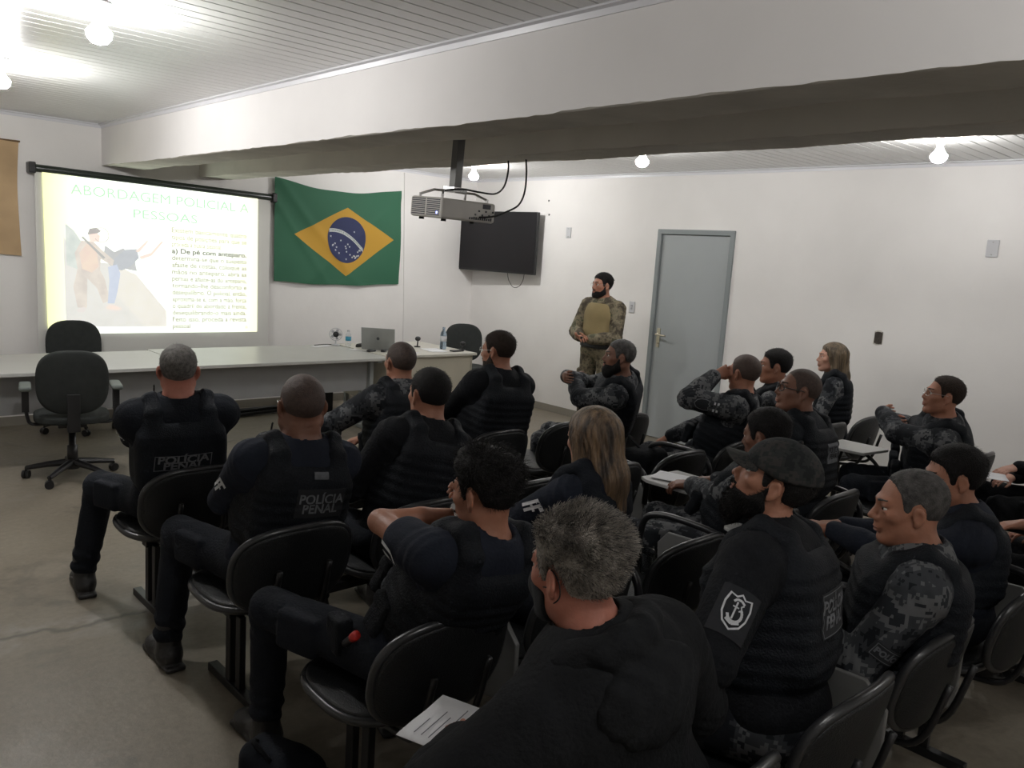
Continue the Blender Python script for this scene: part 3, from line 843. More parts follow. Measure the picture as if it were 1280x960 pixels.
# floor: old beige concrete with stains, a crack and paler worn patches
def floor_mat():
    m, nt, b = new_mat('worn_concrete_floor')
    tc = nd(nt, 'ShaderNodeTexCoord')
    def noise(s, det=5, r=.6, dist=0.0):
        n = nd(nt, 'ShaderNodeTexNoise'); n.inputs['Scale'].default_value = s; n.inputs['Detail'].default_value = det
        n.inputs['Roughness'].default_value = r; n.inputs['Distortion'].default_value = dist
        nt.links.new(tc.outputs['Object'], n.inputs['Vector']); return n
    def ramp(src, p0, c0, p1, c1):
        r = nd(nt, 'ShaderNodeValToRGB'); e = r.color_ramp.elements
        e[0].position = p0; e[0].color = (*c0, 1); e[1].position = p1; e[1].color = (*c1, 1)
        nt.links.new(src, r.inputs['Fac']); return r
    base = ramp(noise(1.1).outputs['Fac'], .35, (.190, .163, .125), .68, (.250, .220, .172))
    fine = ramp(noise(28, 6, .7).outputs['Fac'], .3, (.82, .82, .82), .7, (1.08, 1.08, 1.08))
    mx = nd(nt, 'ShaderNodeMix', data_type='RGBA', blend_type='MULTIPLY'); mx.inputs[0].default_value = 1
    nt.links.new(base.outputs[0], mx.inputs[6]); nt.links.new(fine.outputs[0], mx.inputs[7])
    st = ramp(noise(.8, 6, .62, .8).outputs['Fac'], .60, (0, 0, 0), .70, (1, 1, 1))
    m2 = nd(nt, 'ShaderNodeMix', data_type='RGBA'); m2.inputs[7].default_value = (.30, .275, .235, 1)
    mm = nd(nt, 'ShaderNodeMath', operation='MULTIPLY'); mm.inputs[1].default_value = .55
    nt.links.new(st.outputs[0], mm.inputs[0]); nt.links.new(mm.outputs[0], m2.inputs[0]); nt.links.new(mx.outputs[2], m2.inputs[6])
    st2 = ramp(noise(1.7, 6, .6, 1.2).outputs['Fac'], .30, (1, 1, 1), .40, (0, 0, 0))
    m3 = nd(nt, 'ShaderNodeMix', data_type='RGBA'); m3.inputs[7].default_value = (.105, .093, .075, 1)
    mm2 = nd(nt, 'ShaderNodeMath', operation='MULTIPLY'); mm2.inputs[1].default_value = .6
    nt.links.new(st2.outputs[0], mm2.inputs[0]); nt.links.new(mm2.outputs[0], m3.inputs[0]); nt.links.new(m2.outputs[2], m3.inputs[6])
    # a long wavering crack and its dirt, running across the room around Y = 3.7
    sp = nd(nt, 'ShaderNodeSeparateXYZ'); nt.links.new(tc.outputs['Object'], sp.inputs[0])
    n5 = noise(1.4, 4, .6)
    def math_(op, a, b_=None, c=None):
        q = nd(nt, 'ShaderNodeMath', operation=op)
        for i, v in enumerate((a, b_, c)):
            if v is None: continue
            if isinstance(v, (int, float)): q.inputs[i].default_value = v
            else: nt.links.new(v, q.inputs[i])
        return q.outputs[0]
    yy = math_('ADD', math_('MULTIPLY', n5.outputs['Fac'], .5), math_('MULTIPLY', sp.outputs['X'], -.04))
    dist = math_('ABSOLUTE', math_('SUBTRACT', math_('SUBTRACT', sp.outputs['Y'], 3.62), yy))
    ck = ramp(dist, .004, (1, 1, 1), .022, (0, 0, 0)); ck2 = ramp(dist, .0, (1, 1, 1), .16, (0, 0, 0))
    brk = ramp(noise(4, 5).outputs['Fac'], .42, (0, 0, 0), .60, (1, 1, 1))
    m4 = nd(nt, 'ShaderNodeMix', data_type='RGBA'); m4.inputs[7].default_value = (.33, .31, .28, 1)
    nt.links.new(math_('MULTIPLY', math_('MULTIPLY', ck2.outputs[0], brk.outputs[0]), .8), m4.inputs[0]); nt.links.new(m3.outputs[2], m4.inputs[6])
    m5 = nd(nt, 'ShaderNodeMix', data_type='RGBA'); m5.inputs[7].default_value = (.06, .052, .042, 1)
    nt.links.new(math_('MULTIPLY', ck.outputs[0], .65), m5.inputs[0]); nt.links.new(m4.outputs[2], m5.inputs[6])
    nt.links.new(m5.outputs[2], b.inputs['Base Color'])
    rr = ramp(noise(2.2, 5).outputs['Fac'], .3, (.38, .38, .38), .7, (.62, .62, .62)); nt.links.new(rr.outputs[0], b.inputs['Roughness'])
    bp = nd(nt, 'ShaderNodeBump'); bp.inputs['Strength'].default_value = .25; bp.inputs['Distance'].default_value = .01
    nt.links.new(noise(16, 6).outputs['Fac'], bp.inputs['Height']); nt.links.new(bp.outputs['Normal'], b.inputs['Normal'])
    return m

def struct(name, bm, m, **k):
    o = bm_obj(name, bm, m, **k); o['kind'] = 'structure'; return o

bm = bmesh.new(); box(bm, (XL - .2, YB - .2, -.12), (XR + .2, YF + .2, 0)); struct('floor', bm, floor_mat())
bm = bmesh.new(); box(bm, (XL - .2, YF, 0), (XR + .2, YF + .2, ZC + .3)); struct('wall_front', bm, m_wall)
bm = bmesh.new()
DY0, DY1, DZ = 4.43, 5.25, 2.12
box(bm, (XR, YB - .2, 0), (XR + .2, DY0 - .0, ZC + .3)); box(bm, (XR, DY1, 0), (XR + .2, YF, ZC + .3)); box(bm, (XR, DY0, DZ), (XR + .2, DY1, ZC + .3))
# broken-out socket box in the plaster
struct('wall_right', bm, m_wall)
bm = bmesh.new(); box(bm, (XL - .2, YB, 0), (XL, YF, ZC + .3)); struct('wall_left', bm, m_wall)
bm = bmesh.new(); box(bm, (XL, YB - .2, 0), (XR, YB, ZC + .3)); struct('wall_back', bm, m_wall)

# PVC plank ceiling, planks running across the room
def planks(x0, x1, name):
    w = .10; y = YB; prof = []
    while y < YF:
        prof += [(y, ZC), (y + w - .011, ZC), (y + w - .009, ZC + .009), (y + w - .002, ZC + .009)]
        y += w
    prof.append((YF, ZC))
    V = [(x, py, pz) for x in (x0, x1) for py, pz in prof]; n = len(prof)
    F = [(i, i + 1, n + i + 1, n + i) for i in range(n - 1)]
    o = poly_obj(name, V, F, m_pvc); o['kind'] = 'structure'
    return o
planks(XL, 2.40, 'ceiling'); planks(3.52, XR, 'ceiling')
bm = bmesh.new(); box(bm, (XL - .2, YB - .2, ZC + .02), (XR + .2, YF + .2, ZC + .12)); struct('ceiling_slab', bm, m_pvc)
# beams along the room: rough-plastered underside
def beam(name, x0, x1, z0, side_m, under_m, seed):
    r = random.Random(seed); bm = bmesh.new()
    n = 220; ys = [YB + (YF - YB) * i / n for i in range(n + 1)]
    rows = []
    for y in ys:
        j = .003 * math.sin(y * 3.1 + seed) + .002 * math.sin(y * 11 + seed) + r.uniform(-.003, .003); j2 = .004 * math.sin(y * 5.3) + r.uniform(-.002, .002)
        rows.append([bm.verts.new(p) for p in ((x0, y, ZC + .02), (x0, y, z0 + j), (x0 + .010, y, z0 - .004 + j * .4), (x1 - .012, y, z0 + j2), (x1, y, z0 + .03), (x1, y, ZC + .02))])
    for a, b in zip(rows, rows[1:]):
        for k in range(5):
            f = bm.faces.new((a[k], b[k], b[k + 1], a[k + 1])); f.material_index = 0 if k in (0, 4) else 1
    for f in bm.faces: pass
    return struct(name, bm, [side_m, under_m])
beam('ceiling_beam', 2.40, 2.74, 2.365, m_beam, m_cement, 2)
beam('ceiling_beam', 3.30, 3.60, 2.370, m_cement2, m_cement, 5)
bm = bmesh.new(); box(bm, (2.72, YB, 2.56), (3.32, YF, 2.61)); struct('ceiling_slab', bm, m_cement)
# PVC cornice
def cornice(name, pts, nrm):
    bm = bmesh.new()
    (x0, y0), (x1, y1) = pts; nx, ny = nrm; a = .035
    pr = [(0, 0), (a, 0), (a, -.008), (.012, -.012), (.008, -.035), (0, -.035)]
    A = [bm.verts.new((x0 + nx * p, y0 + ny * p, ZC + q)) for p, q in pr]; B = [bm.verts.new((x1 + nx * p, y1 + ny * p, ZC + q)) for p, q in pr]
    for i in range(len(pr)): bm.faces.new((A[i], A[(i + 1) % 6], B[(i + 1) % 6], B[i]))
    struct(name, bm, m_trim)
cornice('trim_1', ((2.40, YB), (2.40, YF)), (-1, 0)); cornice('trim_2', ((XL, YF), (2.40, YF)), (0, -1))
cornice('trim_3', ((3.60, YF), (XR, YF)), (0, -1)); cornice('trim_4', ((XR, YB), (XR, YF)), (-1, 0)); cornice('trim_5', ((3.60, YB), (3.60, YF)), (1, 0))
bm = bmesh.new(); box(bm, (XL, YF - .012, 0), (XR, YF, .085)); struct('baseboard_front', bm, m_base, bevel=.003)
bm = bmesh.new(); box(bm, (XR - .012, YB, 0), (XR, DY0 - .03, .085)); box(bm, (XR - .012, DY1 + .05, 0), (XR, YF, .085)); struct('baseboard_right', bm, m_base, bevel=.003)

# door with metal jamb
dr = empty('door_1', (XR, (DY0 + DY1) / 2, 0)); dr['kind'] = 'structure'
hw = (DY1 - DY0) / 2
bm = bmesh.new()
box(bm, (-.02, hw - .005, 0), (.12, hw + .045, DZ + .045)); box(bm, (-.02, -hw - .045, 0), (.12, -hw + .005, DZ + .045)); box(bm, (-.02, -hw, DZ - .005), (.12, hw, DZ + .045))
bm_obj('door_frame', bm, m_jamb, dr, bevel=.006)
bm = bmesh.new(); box(bm, (.006, -hw + .008, .008), (.045, hw - .008, DZ - .008)); leaf = bm_obj('door_leaf', bm, m_door, dr, bevel=.003)
bm = bmesh.new()
box(bm, (.0, hw - .085, .955), (.008, hw - .045, 1.155))
tube(bm, spline([(.002, hw - .065, 1.09), (-.045, hw - .065, 1.09), (-.05, hw - .085, 1.09), (-.05, hw - .19, 1.085)], 5), .009, 10)
lathe(bm, [(.014, 0), (.014, .012), (.010, .014)], 14, Matrix.Translation((.0, hw - .065, 1.09)) @ Matrix.Rotation(-PI / 2, 4, 'Y'))
lathe(bm, [(.009, 0), (.009, .01)], 12, Matrix.Translation((.0, hw - .065, 1.0)) @ Matrix.Rotation(-PI / 2, 4, 'Y'))
bm_obj('door_handle', bm, M['brass'], leaf, smooth=False, bevel=.001)
for z in (.25, 1.05, 1.88):
    bm = bmesh.new(); lathe(bm, [(.006, 0), (.006, .09)], 10, Matrix.Translation((-.004, -hw + .006, z))); bm_obj('hinge', bm, M['brass'], leaf, smooth=True)

# wall plates
def plate(loc, rz, w, h, label, kind='blank'):
    root = empty('wall_plate' if kind == 'blank' else ('light_switch' if kind == 'switch' else 'junction_box'), loc, rz)   # faces local -Y
    tag(root, label, 'switch plate')
    bm = bmesh.new(); box(bm, (-w / 2, -.010, -h / 2), (w / 2, 0, h / 2)); bm_obj('cover', bm, m_plate, root, bevel=.004)
    if kind == 'switch':
        for q in (-.014, .014):
            bm = bmesh.new(); box(bm, (-.012, -.016, q - .011), (.012, -.008, q + .011)); bm_obj('rocker', bm, m_plate2, root, bevel=.002)
    else:
        for q in (-.45, .45):
            bm = bmesh.new(); lathe(bm, [(.004, 0), (.004, .003)], 10, Matrix.Translation((0, -.009, q * h * .8)) @ Matrix.Rotation(PI / 2, 4, 'X')); bm_obj('screw', bm, M['chrome'], root)
m_plate = mat('white_plate_plastic', (.55, .55, .57), rough=.4); m_plate2 = mat('grey_rocker', (.35, .35, .37), rough=.35)
plate((XR, 6.57, 2.10), -PI / 2, .075, .12, 'white blank wall plate high on the right wall near the television')
plate((XR, 5.56, 1.34), -PI / 2, .075, .12, 'white light switch plate on the wall just left of the grey door', 'switch')
plate((XR, 2.16, 2.08), -PI / 2, .085, .13, 'blank grey-white wall plate high on the wall right of the door')
# open socket box: rim of broken plaster round a dark recess
ob = empty('open_wall_socket', (XR, 2.92, 1.315), -PI / 2); tag(ob, 'open dark wall box without its cover, rough plaster round it, behind the audience', 'wall socket')
bm = bmesh.new()
for k in range(14):
    a0, a1 = 2 * PI * k / 14, 2 * PI * (k + 1) / 14
    def pt(a, s, y):
        c, d = math.cos(a), math.sin(a); m_ = max(abs(c) / .034, abs(d) / .052); return (c / m_ * s, y, d / m_ * s)
    j0, j1 = (1.16 + .1 * math.sin(k * 5.1)), (1.16 + .1 * math.sin((k + 1) % 14 * 5.1))
    bm.faces.new([bm.verts.new(p) for p in (pt(a0, j0, -.001), pt(a1, j1, -.001), pt(a1, 1, -.006), pt(a0, 1, -.006))])
bm_obj('plaster_rim', bm, m_cement, ob)
bm = bmesh.new(); box(bm, (-.034, -.004, -.052), (.034, -.0035, .052)); bm_obj('recess', bm, mat('dark_box_inside', (.05, .04, .032), rough=.8, var=.4, vscale=40), ob)
bm = bmesh.new(); tube(bm, spline([(-.01, -.003, .03), (-.004, -.012, .0), (-.012, -.014, -.02), (.008, -.008, -.035)], 5), .002, 6); bm_obj('wire', bm, M['rubber'], ob, smooth=True)
for y, z in ((6.93, 2.46), (6.91, 2.30)):
    bm = bmesh.new(); lathe(bm, [(.011, 0), (.011, .004), (.004, .006)], 12, Matrix.Translation((XR, y, z)) @ Matrix.Rotation(-PI / 2, 4, 'Y'))
    o = bm_obj('wall_anchor', bm, M['plastic_black'], smooth=True); tag(o, 'small dark wall plug above and right of the television, %s of the two' % ('upper' if z > 2.4 else 'lower'), 'wall plug')
bm = bmesh.new(); tube(bm, [(5.75, YF - .004, 2.69), (5.76, YF - .006, 2.45), (5.80, YF - .004, 1.6), (5.82, YF - .006, 1.1), (5.84, YF - .005, .6), (5.84, YF - .005, .09)], .006, 6)
o = bm_obj('wall_cable', bm, m_wall, smooth=True); tag(o, 'thin white cable run straight down the front wall beside the green flag', 'cable')

# ------------------------------------------------------------------ lamps
BM = {}
def bulb_mat(e):
    if e not in BM:
        m, nt, b = new_mat('lit_bulb'); b.inputs['Base Color'].default_value = (1, 1, 1, 1)
        b.inputs['Emission Color'].default_value = (1, .985, .965, 1); b.inputs['Emission Strength'].default_value = e; BM[e] = m
    return BM[e]
m_sock = mat('white_porcelain', (.6, .6, .6), rough=.4)
def bulb(x, y, label, e=250, zt=ZC, r=.052):
    root = empty('light_bulb', (x, y, zt)); tag(root, label, 'lamp', 'bare bulbs on the ceiling')
    bm = bmesh.new(); lathe(bm, [(.050, 0), (.050, -.012), (.030, -.022), (.024, -.055), (.018, -.058)], 20); bm_obj('socket', bm, m_sock, root, smooth=True)
    bm = bmesh.new(); lathe(bm, [(.016, -.055), (.018, -.075), (.030, -.10), (r, -.125), (r * .93, -.148), (r * .6, -.168), (.004, -.175)], 20); bm_obj('bulb', bm, bulb_mat(e), root, smooth=True)
zb = 2.60
bulb(1.13, 3.90, 'lit bare bulb on the plank ceiling beside the white beam, high at upper left', 340)
bulb(1.12, 5.72, 'lit bare bulb on the plank ceiling nearest the front wall, left of the beam', 640)
bulb(5.25, 4.27, 'lit bare bulb on the ceiling above the right wall, above the speaker and door', 350)
bulb(1.12, .15, 'lit bare bulb above and behind the camera on the plank ceiling', 230)
bulb(1.12, -1.6, 'lit bare bulb near the back wall, left ceiling bay', 200)
bulb(5.5, -.3, 'lit bare bulb near the back wall, right ceiling bay', 230)
bulb(5.65, 2.17, 'lit bare bulb on the ceiling at far right, nearest the camera', 270)
bulb(5.64, 6.83, 'lit bare bulb behind the projector, nearest the television', 500)

# ------------------------------------------------------------------ projection screen with the slide
sc = empty('projection_screen', (2.95, YF - .12, 0)); tag(sc, 'white pull-down projection screen in a black roller case, showing a bright slide', 'screen')
sx = lambda X: X - 2.95
bm = bmesh.new()
Mr = Matrix.Translation((sx(1.83), .03, 2.275)) @ Matrix.Rotation(math.radians(1.1), 4, 'Y') @ Matrix.Rotation(PI / 2, 4, 'Y')
lathe(bm, [(.030, 0), (.034, .01), (.034, 2.20), (.030, 2.21)], 20, Mr); bm_obj('roller_case', bm, mat('dark_green_black_case', (.018, .026, .02), rough=.3, spec=.6), sc, smooth=True)
for x, z in ((1.81, 2.28), (4.045, 2.235)):
    bm = bmesh.new(); box(bm, (sx(x) - .028, -.015, z - .05), (sx(x) + .028, .10, z + .045)); bm_obj('end_bracket', bm, M['plastic_black'], sc, bevel=.01)
bm = bmesh.new()
nx = 24
vs = [[bm.verts.new((sx(1.83 + (4.01 - 1.83) * i / nx), .02 + .006 * math.sin(i * .8) * (1 - j), [.60, 2.26][j] - (.035 * i / nx if j else 0))) for i in range(nx + 1)] for j in (0, 1)]
for i in range(nx): bm.faces.new((vs[0][i], vs[0][i + 1], vs[1][i + 1], vs[1][i]))
m_fab = mat('screen_fabric', (.66, .655, .63), rough=.8)
fo = bm_obj('screen_fabric', bm, m_fab, sc, smooth=True)
bm = bmesh.new(); tube(bm, [(sx(1.82), .02, .59), (sx(4.02), .02, .59)], .012, 10); bm_obj('weight_bar', bm, M['plastic_black'], sc, smooth=True)

def em(name, col, s, var=None):
    if name.startswith('pic_'):
        col = tuple(c * .75 + .24 for c in col); var = tuple(c * .75 + .24 for c in var) if var else None
    m, nt, b = new_mat(name); b.inputs['Base Color'].default_value = (.3, .3, .3, 1); b.inputs['Roughness'].default_value = .9; b.inputs['Specular IOR Level'].default_value = 0
    b.inputs['Emission Color'].default_value = (*col, 1); b.inputs['Emission Strength'].default_value = s
    if var:
        tc = nd(nt, 'ShaderNodeTexCoord'); nz = nd(nt, 'ShaderNodeTexNoise'); nz.inputs['Scale'].default_value = 9; nz.inputs['Detail'].default_value = 5
        rp = nd(nt, 'ShaderNodeValToRGB'); rp.color_ramp.elements[0].color = (*col, 1); rp.color_ramp.elements[1].color = (*var, 1)
        rp.color_ramp.elements[0].position = .3; rp.color_ramp.elements[1].position = .7
        nt.links.new(tc.outputs['Object'], nz.inputs['Vector']); nt.links.new(nz.outputs['Fac'], rp.inputs['Fac']); nt.links.new(rp.outputs['Color'], b.inputs['Emission Color'])
    return m
ES = 1.0
# slide coordinates u,v in 0..1 mapped on the keystoned quad
QD = [(1.905, .835), (3.88, .83), (3.865, 2.205), (1.885, 2.245)]
def sl(u, v, d=0.0):
    a = [QD[0][i] * (1 - u) + QD[1][i] * u for i in (0, 1)]; b_ = [QD[3][i] * (1 - u) + QD[2][i] * u for i in (0, 1)]
    return (sx(a[0] * (1 - v) + b_[0] * v), .006 - d, a[1] * (1 - v) + b_[1] * v)
def slide_poly(name, pts, m, d, parent=None):
    P = [sl(u, v, d) for u, v in pts]
    return poly_obj(name, P, [tuple(range(len(P)))], m, parent)
m_sl, nt, b = new_mat('slide_light')
b.inputs['Base Color'].default_value = (.4, .4, .4, 1); b.inputs['Roughness'].default_value = .9; b.inputs['Specular IOR Level'].default_value = 0
tc = nd(nt, 'ShaderNodeTexCoord'); sp = nd(nt, 'ShaderNodeSeparateXYZ'); nt.links.new(tc.outputs['Object'], sp.inputs[0])
rp = nd(nt, 'ShaderNodeValToRGB'); mr = nd(nt, 'ShaderNodeMapRange'); mr.inputs[1].default_value = -1.07; mr.inputs[2].default_value = .93
nt.links.new(sp.outputs['X'], mr.inputs[0]); nt.links.new(mr.outputs[0], rp.inputs['Fac'])
e = rp.color_ramp.elements; e[0].position = 0; e[0].color = (.74, .76, .34, 1); e[1].position = 1; e[1].color = (.80, .80, .56, 1)
for p, c in ((.07, (.80, .84, .52)), (.20, (.92, 1, .86)), (.82, (.92, 1, .86))):
    q = e.new(p); q.color = (*c, 1)
nt.links.new(rp.outputs['Color'], b.inputs['Emission Color']); b.inputs['Emission Strength'].default_value = 1.30
bg = slide_poly('projected_slide', [(0, 0), (1, 0), (1, 1), (0, 1)], m_sl, 0, sc)
def stext(s, u, v, size, m, align='LEFT', width=None, bold=0.0, space=1.0):
    V, F = text_mesh(s, size, bold=bold, align='LEFT', space=space, width=width)
    if align == 'CENTER': V[:, 0] -= (V[:, 0].min() + V[:, 0].max()) / 2
    W, Hh = 1.98, 1.39
    return poly_obj('slide_lettering', [sl(u + p[0] / W, v + p[1] / Hh, .0035) for p in V], F, m, bg)
gt = em('slide_green_text', (.46, .80, .50), 1.0); gk = em('slide_grey_text', (.34, .34, .24), .95); gb = em('slide_dark_text', (.10, .10, .07), .9); gy = em('slide_pale_text', (.50, .50, .32), .98)
stext('ABORDAGEM POLICIAL A', .53, .915, .125, gt, 'CENTER', width=1.66, bold=0)
stext('PESSOAS', .53, .80, .115, gt, 'CENTER', width=.60, bold=0)
lines = ['Existem basicamente quatro', 'tipos de posições para que se', 'proceda à busca pessoal:', 'a) De pé com anteparo.', 'determina-se que o suspeito', 'afaste de costas, coloque as', 'mãos no anteparo, abra as', 'pernas e afaste-as do anteparo,', 'tornando-lhe desconforto e', 'desequilíbrio. O policial, então,', 'aproxima-se e, com a mão, força', 'o quadril do abordado à frente,', 'desequilibrando-o mais ainda.', 'Feito isso, proceda a revista', 'pessoal.']
for i, s_ in enumerate(lines):
    v = .715 - i * .0478
    stext(s_, .555, v, .066, gb if i in (3,) else (gy if i < 3 else gk), width=(.76 if i not in (2, 14) else (.50 if i == 2 else .19)), bold=.0018 if i == 3 else .0013)
stext('30', .93, .035, .035, gk)
# the photograph on the slide
ph = slide_poly('slide_picture', [(.075, .045), (.525, .045), (.525, .155), (.375, .40), (.30, .46), (.09, .48), (.085, .60), (.075, .62)], em('pic_ground', (.62, .62, .55), .95, (.72, .70, .63)), .002, bg)
slide_poly('picture_wall', [(.30, .44), (.385, .40), (.525, .155), (.525, .045), (.42, .045), (.27, .30)], em('pic_wall', (.70, .66, .55), .98, (.76, .73, .62)), .003, ph)
slide_poly('picture_bushes', [(.085, .44), (.16, .40), (.17, .55), (.12, .66), (.085, .70)], em('pic_bush', (.42, .50, .44), .95, (.62, .68, .60)), .003, ph)
slide_poly('picture_shadow', [(.27, .45), (.39, .42), (.38, .50), (.33, .57), (.29, .54), (.25, .58), (.24, .50)], em('pic_dark', (.30, .32, .32), .9, (.42, .44, .44)), .0035, ph)
cam_ = em('pic_camo', (.50, .42, .34), .95, (.70, .62, .50)); ski = em('pic_skin', (.86, .62, .50), 1.0); org = em('pic_orange', (.78, .56, .38), .98, (.66, .46, .34))
slide_poly('picture_officer', [(.11, .30), (.13, .42), (.12, .52), (.15, .60), (.20, .60), (.235, .55), (.30, .47), (.29, .44), (.23, .49), (.225, .42), (.245, .36), (.265, .22), (.235, .20), (.21, .30), (.17, .36), (.165, .17), (.125, .17)], cam_, .004, ph)
slide_poly('picture_officer_vest', [(.15, .42), (.14, .52), (.17, .58), (.21, .57), (.22, .44), (.19, .40)], org, .0045, ph)
slide_poly('picture_officer_face', [(.185, .595), (.18, .65), (.205, .67), (.23, .64), (.225, .60)], ski, .0048, ph)
slide_poly('picture_officer_hair', [(.175, .64), (.185, .68), (.215, .69), (.235, .67), (.22, .655)], em('pic_hair', (.22, .19, .17), .9), .005, ph)
slide_poly('picture_strap', [(.15, .62), (.155, .63), (.25, .50), (.24, .49)], em('pic_strap', (.25, .25, .22), .9), .0052, ph)
slide_poly('picture_shirt', [(.28, .44), (.29, .50), (.34, .56), (.39, .57), (.40, .51), (.36, .45), (.32, .42)], em('pic_shirt', (.28, .32, .36), .9, (.36, .40, .44)), .0045, ph)
slide_poly('picture_jeans', [(.255, .20), (.265, .35), (.26, .44), (.30, .46), (.315, .40), (.30, .28), (.285, .20)], em('pic_jeans', (.36, .44, .60), .95, (.46, .54, .68)), .0046, ph)
for q, pts in enumerate(([(.385, .555), (.44, .635), (.445, .625), (.40, .545)], [(.40, .52), (.41, .50), (.46, .53), (.515, .63), (.505, .635), (.455, .55)])):
    slide_poly('picture_arm', pts, ski, .0047, ph)
slide_poly('picture_feet', [(.245, .17), (.26, .19), (.29, .185), (.32, .165), (.30, .155), (.26, .16)], ski, .0047, ph)
slide_poly('picture_boot', [(.12, .155), (.15, .175), (.165, .165), (.15, .14), (.125, .14)], em('pic_boot', (.7, .62, .56), .95), .0047, ph)
bm = bmesh.new(); ring = [sl(.235 + .032 * math.cos(a), .645 + .047 * math.sin(a), .0055) for a in np.linspace(-2.6, 2.3, 22)]
tube(bm, ring, .0035, 5); bm_obj('picture_ring', bm, em('pic_ring', (.45, .42, .34), .9), ph)

# ------------------------------------------------------------------ flag of Brazil, pinned cloth with soft folds
fl = empty('hanging_flag', (4.92, YF - .02, 1.90)); tag(fl, 'green flag with a yellow diamond and a blue starred disc, pinned to the front wall', 'flag')
FW, FH = 1.62, 1.08
def flag_pt(u, v, d=0.0):
    """u,v 0..1 -> local"""
    tl, tr_, br, blc = (4.08, 2.455), (5.70, 2.475), (5.715, 1.375), (4.10, 1.365)
    sag = -.055 * math.sin(PI * u) * (v ** 3) * 1.6 + .0
    x = (blc[0] * (1 - u) + br[0] * u) * (1 - v) + (tl[0] * (1 - u) + tr_[0] * u) * v
    z = (blc[1] * (1 - u) + br[1] * u) * (1 - v) + (tl[1] * (1 - u) + tr_[1] * u) * v + sag - .028 * math.sin(PI * u) * (1 - v) + .004 * math.sin(u * 17)
    s1 = (u * .55 + (1 - v) * .9)
    y = -.018 - .010 * math.sin((u + (1 - v) * .55) * 11) * (1 - .4 * u) - .012 * math.exp(-((u * 1.2 - (1 - v) * .75 - .03) / .05) ** 2) - .010 * math.exp(-((u * 1.2 - (1 - v) * .6 + .12) / .04) ** 2)
    y -= .008 * math.exp(-(((1 - u) * 1.1 - (1 - v) * .9 + .05) / .06) ** 2) + .006 * math.sin(v * 7 + u * 5)
    return (x - 4.92, y - d, z - 1.90)
def flag_patch(name, inside, mt, d, parent, n=(90, 60), poly=None):
    pass
N1, N2 = 80, 54
V = [flag_pt(i / N1, j / N2) for j in range(N2 + 1) for i in range(N1 + 1)]
F = [(j * (N1 + 1) + i, j * (N1 + 1) + i + 1, (j + 1) * (N1 + 1) + i + 1, (j + 1) * (N1 + 1) + i) for j in range(N2) for i in range(N1)]
gc = poly_obj('green_field', V, F, mat('flag_green', (.024, .115, .062), rough=.75, bump=.1, bscale=300), fl)
for p in gc.data.polygons: p.use_smooth = True
def radial(name, fn, mt, d, n=72, rings=22, parent=None):
    V = []; F = []
    for r_ in range(rings + 1):
        for k in range(n):
            u, v = fn(k / n, r_ / rings); V.append(flag_pt(u, v, d))
    for r_ in range(rings):
        for k in range(n): F.append((r_ * n + k, r_ * n + (k + 1) % n, (r_ + 1) * n + (k + 1) % n, (r_ + 1) * n + k))
    o = poly_obj(name, V, F, mt, parent or fl)
    for p in o.data.polygons: p.use_smooth = True
    return o
CX, CY = .545, .475
def dia(t, s):
    P = [(.145, .475), (.545, .815), (.935, .475), (.545, .09)]
    k = t * 4; i = int(k) % 4; q = k - int(k); a, b_ = P[i], P[(i + 1) % 4]
    return CX + s * (a[0] * (1 - q) + b_[0] * q - CX), CY + s * (a[1] * (1 - q) + b_[1] * q - CY)
radial('yellow_diamond', dia, mat('flag_yellow', (.50, .28, .03), rough=.75), .003)
RX, RY = .155, .242
disc = radial('blue_disc', lambda t, s: (CX + .0 + RX * s * math.cos(2 * PI * t), CY - .01 + RY * s * math.sin(2 * PI * t)), mat('flag_blue', (.022, .03, .095), rough=.75), .006)
m_fw = mat('flag_white', (.6, .62, .62), rough=.8)
band = []
for i in range(25):
    t = i / 24; u = CX - RX * .985 + 2 * RX * .96 * t
    a = CY + .055 - .20 * t ** 1.7 + .05 * math.sin(t * PI) * .6
    q_ = math.hypot((u - CX) / RX, (a + .018 - CY + .01) / RY)
    if q_ > .97: u = CX + (u - CX) * .97 / q_; a = (a + .018 - CY + .01) * .97 / q_ + CY - .01 - .018
    band.append((u, a))
V = []; F = []
for i, (u, a) in enumerate(band):
    V += [flag_pt(u, a, .008), flag_pt(u, a + .036, .008)]
    if i: F.append((2 * i - 2, 2 * i, 2 * i + 1, 2 * i - 1))
poly_obj('white_band', V, F, m_fw, disc)
tv_, tf_ = text_mesh('ORDEM E PROGRESSO', .02, width=1.0)
def bandpt(q):
    t = .06 + .88 * q[0]; i = min(int(t * 24), 23); w = t * 24 - i; u = band[i][0] * (1 - w) + band[i + 1][0] * w; a = band[i][1] * (1 - w) + band[i + 1][1] * w
    return flag_pt(u, a + .018 + q[1] * 1.1, .0095)
poly_obj('motto', [bandpt(q) for q in tv_], tf_, mat('flag_motto_green', (.02, .12, .06), rough=.8), disc)
stars = [(.68, .68), (.08, .55), (.34, .47), (.52, .40), (.57, .35), (.46, .35), (.48, .31), (.14, .37), (.19, .40), (.05, .33), (.23, .32), (.20, .26), (.29, .20), (.50, .24), (.60, .18), (.66, .13), (.70, .16), (.75, .13), (.76, .09), (.78, .16), (.82, .17), (.86, .20), (.90, .24), (.86, .28), (.93, .30), (.50, .08), (.78, .04), (.66, .50)]
V = []; F = []
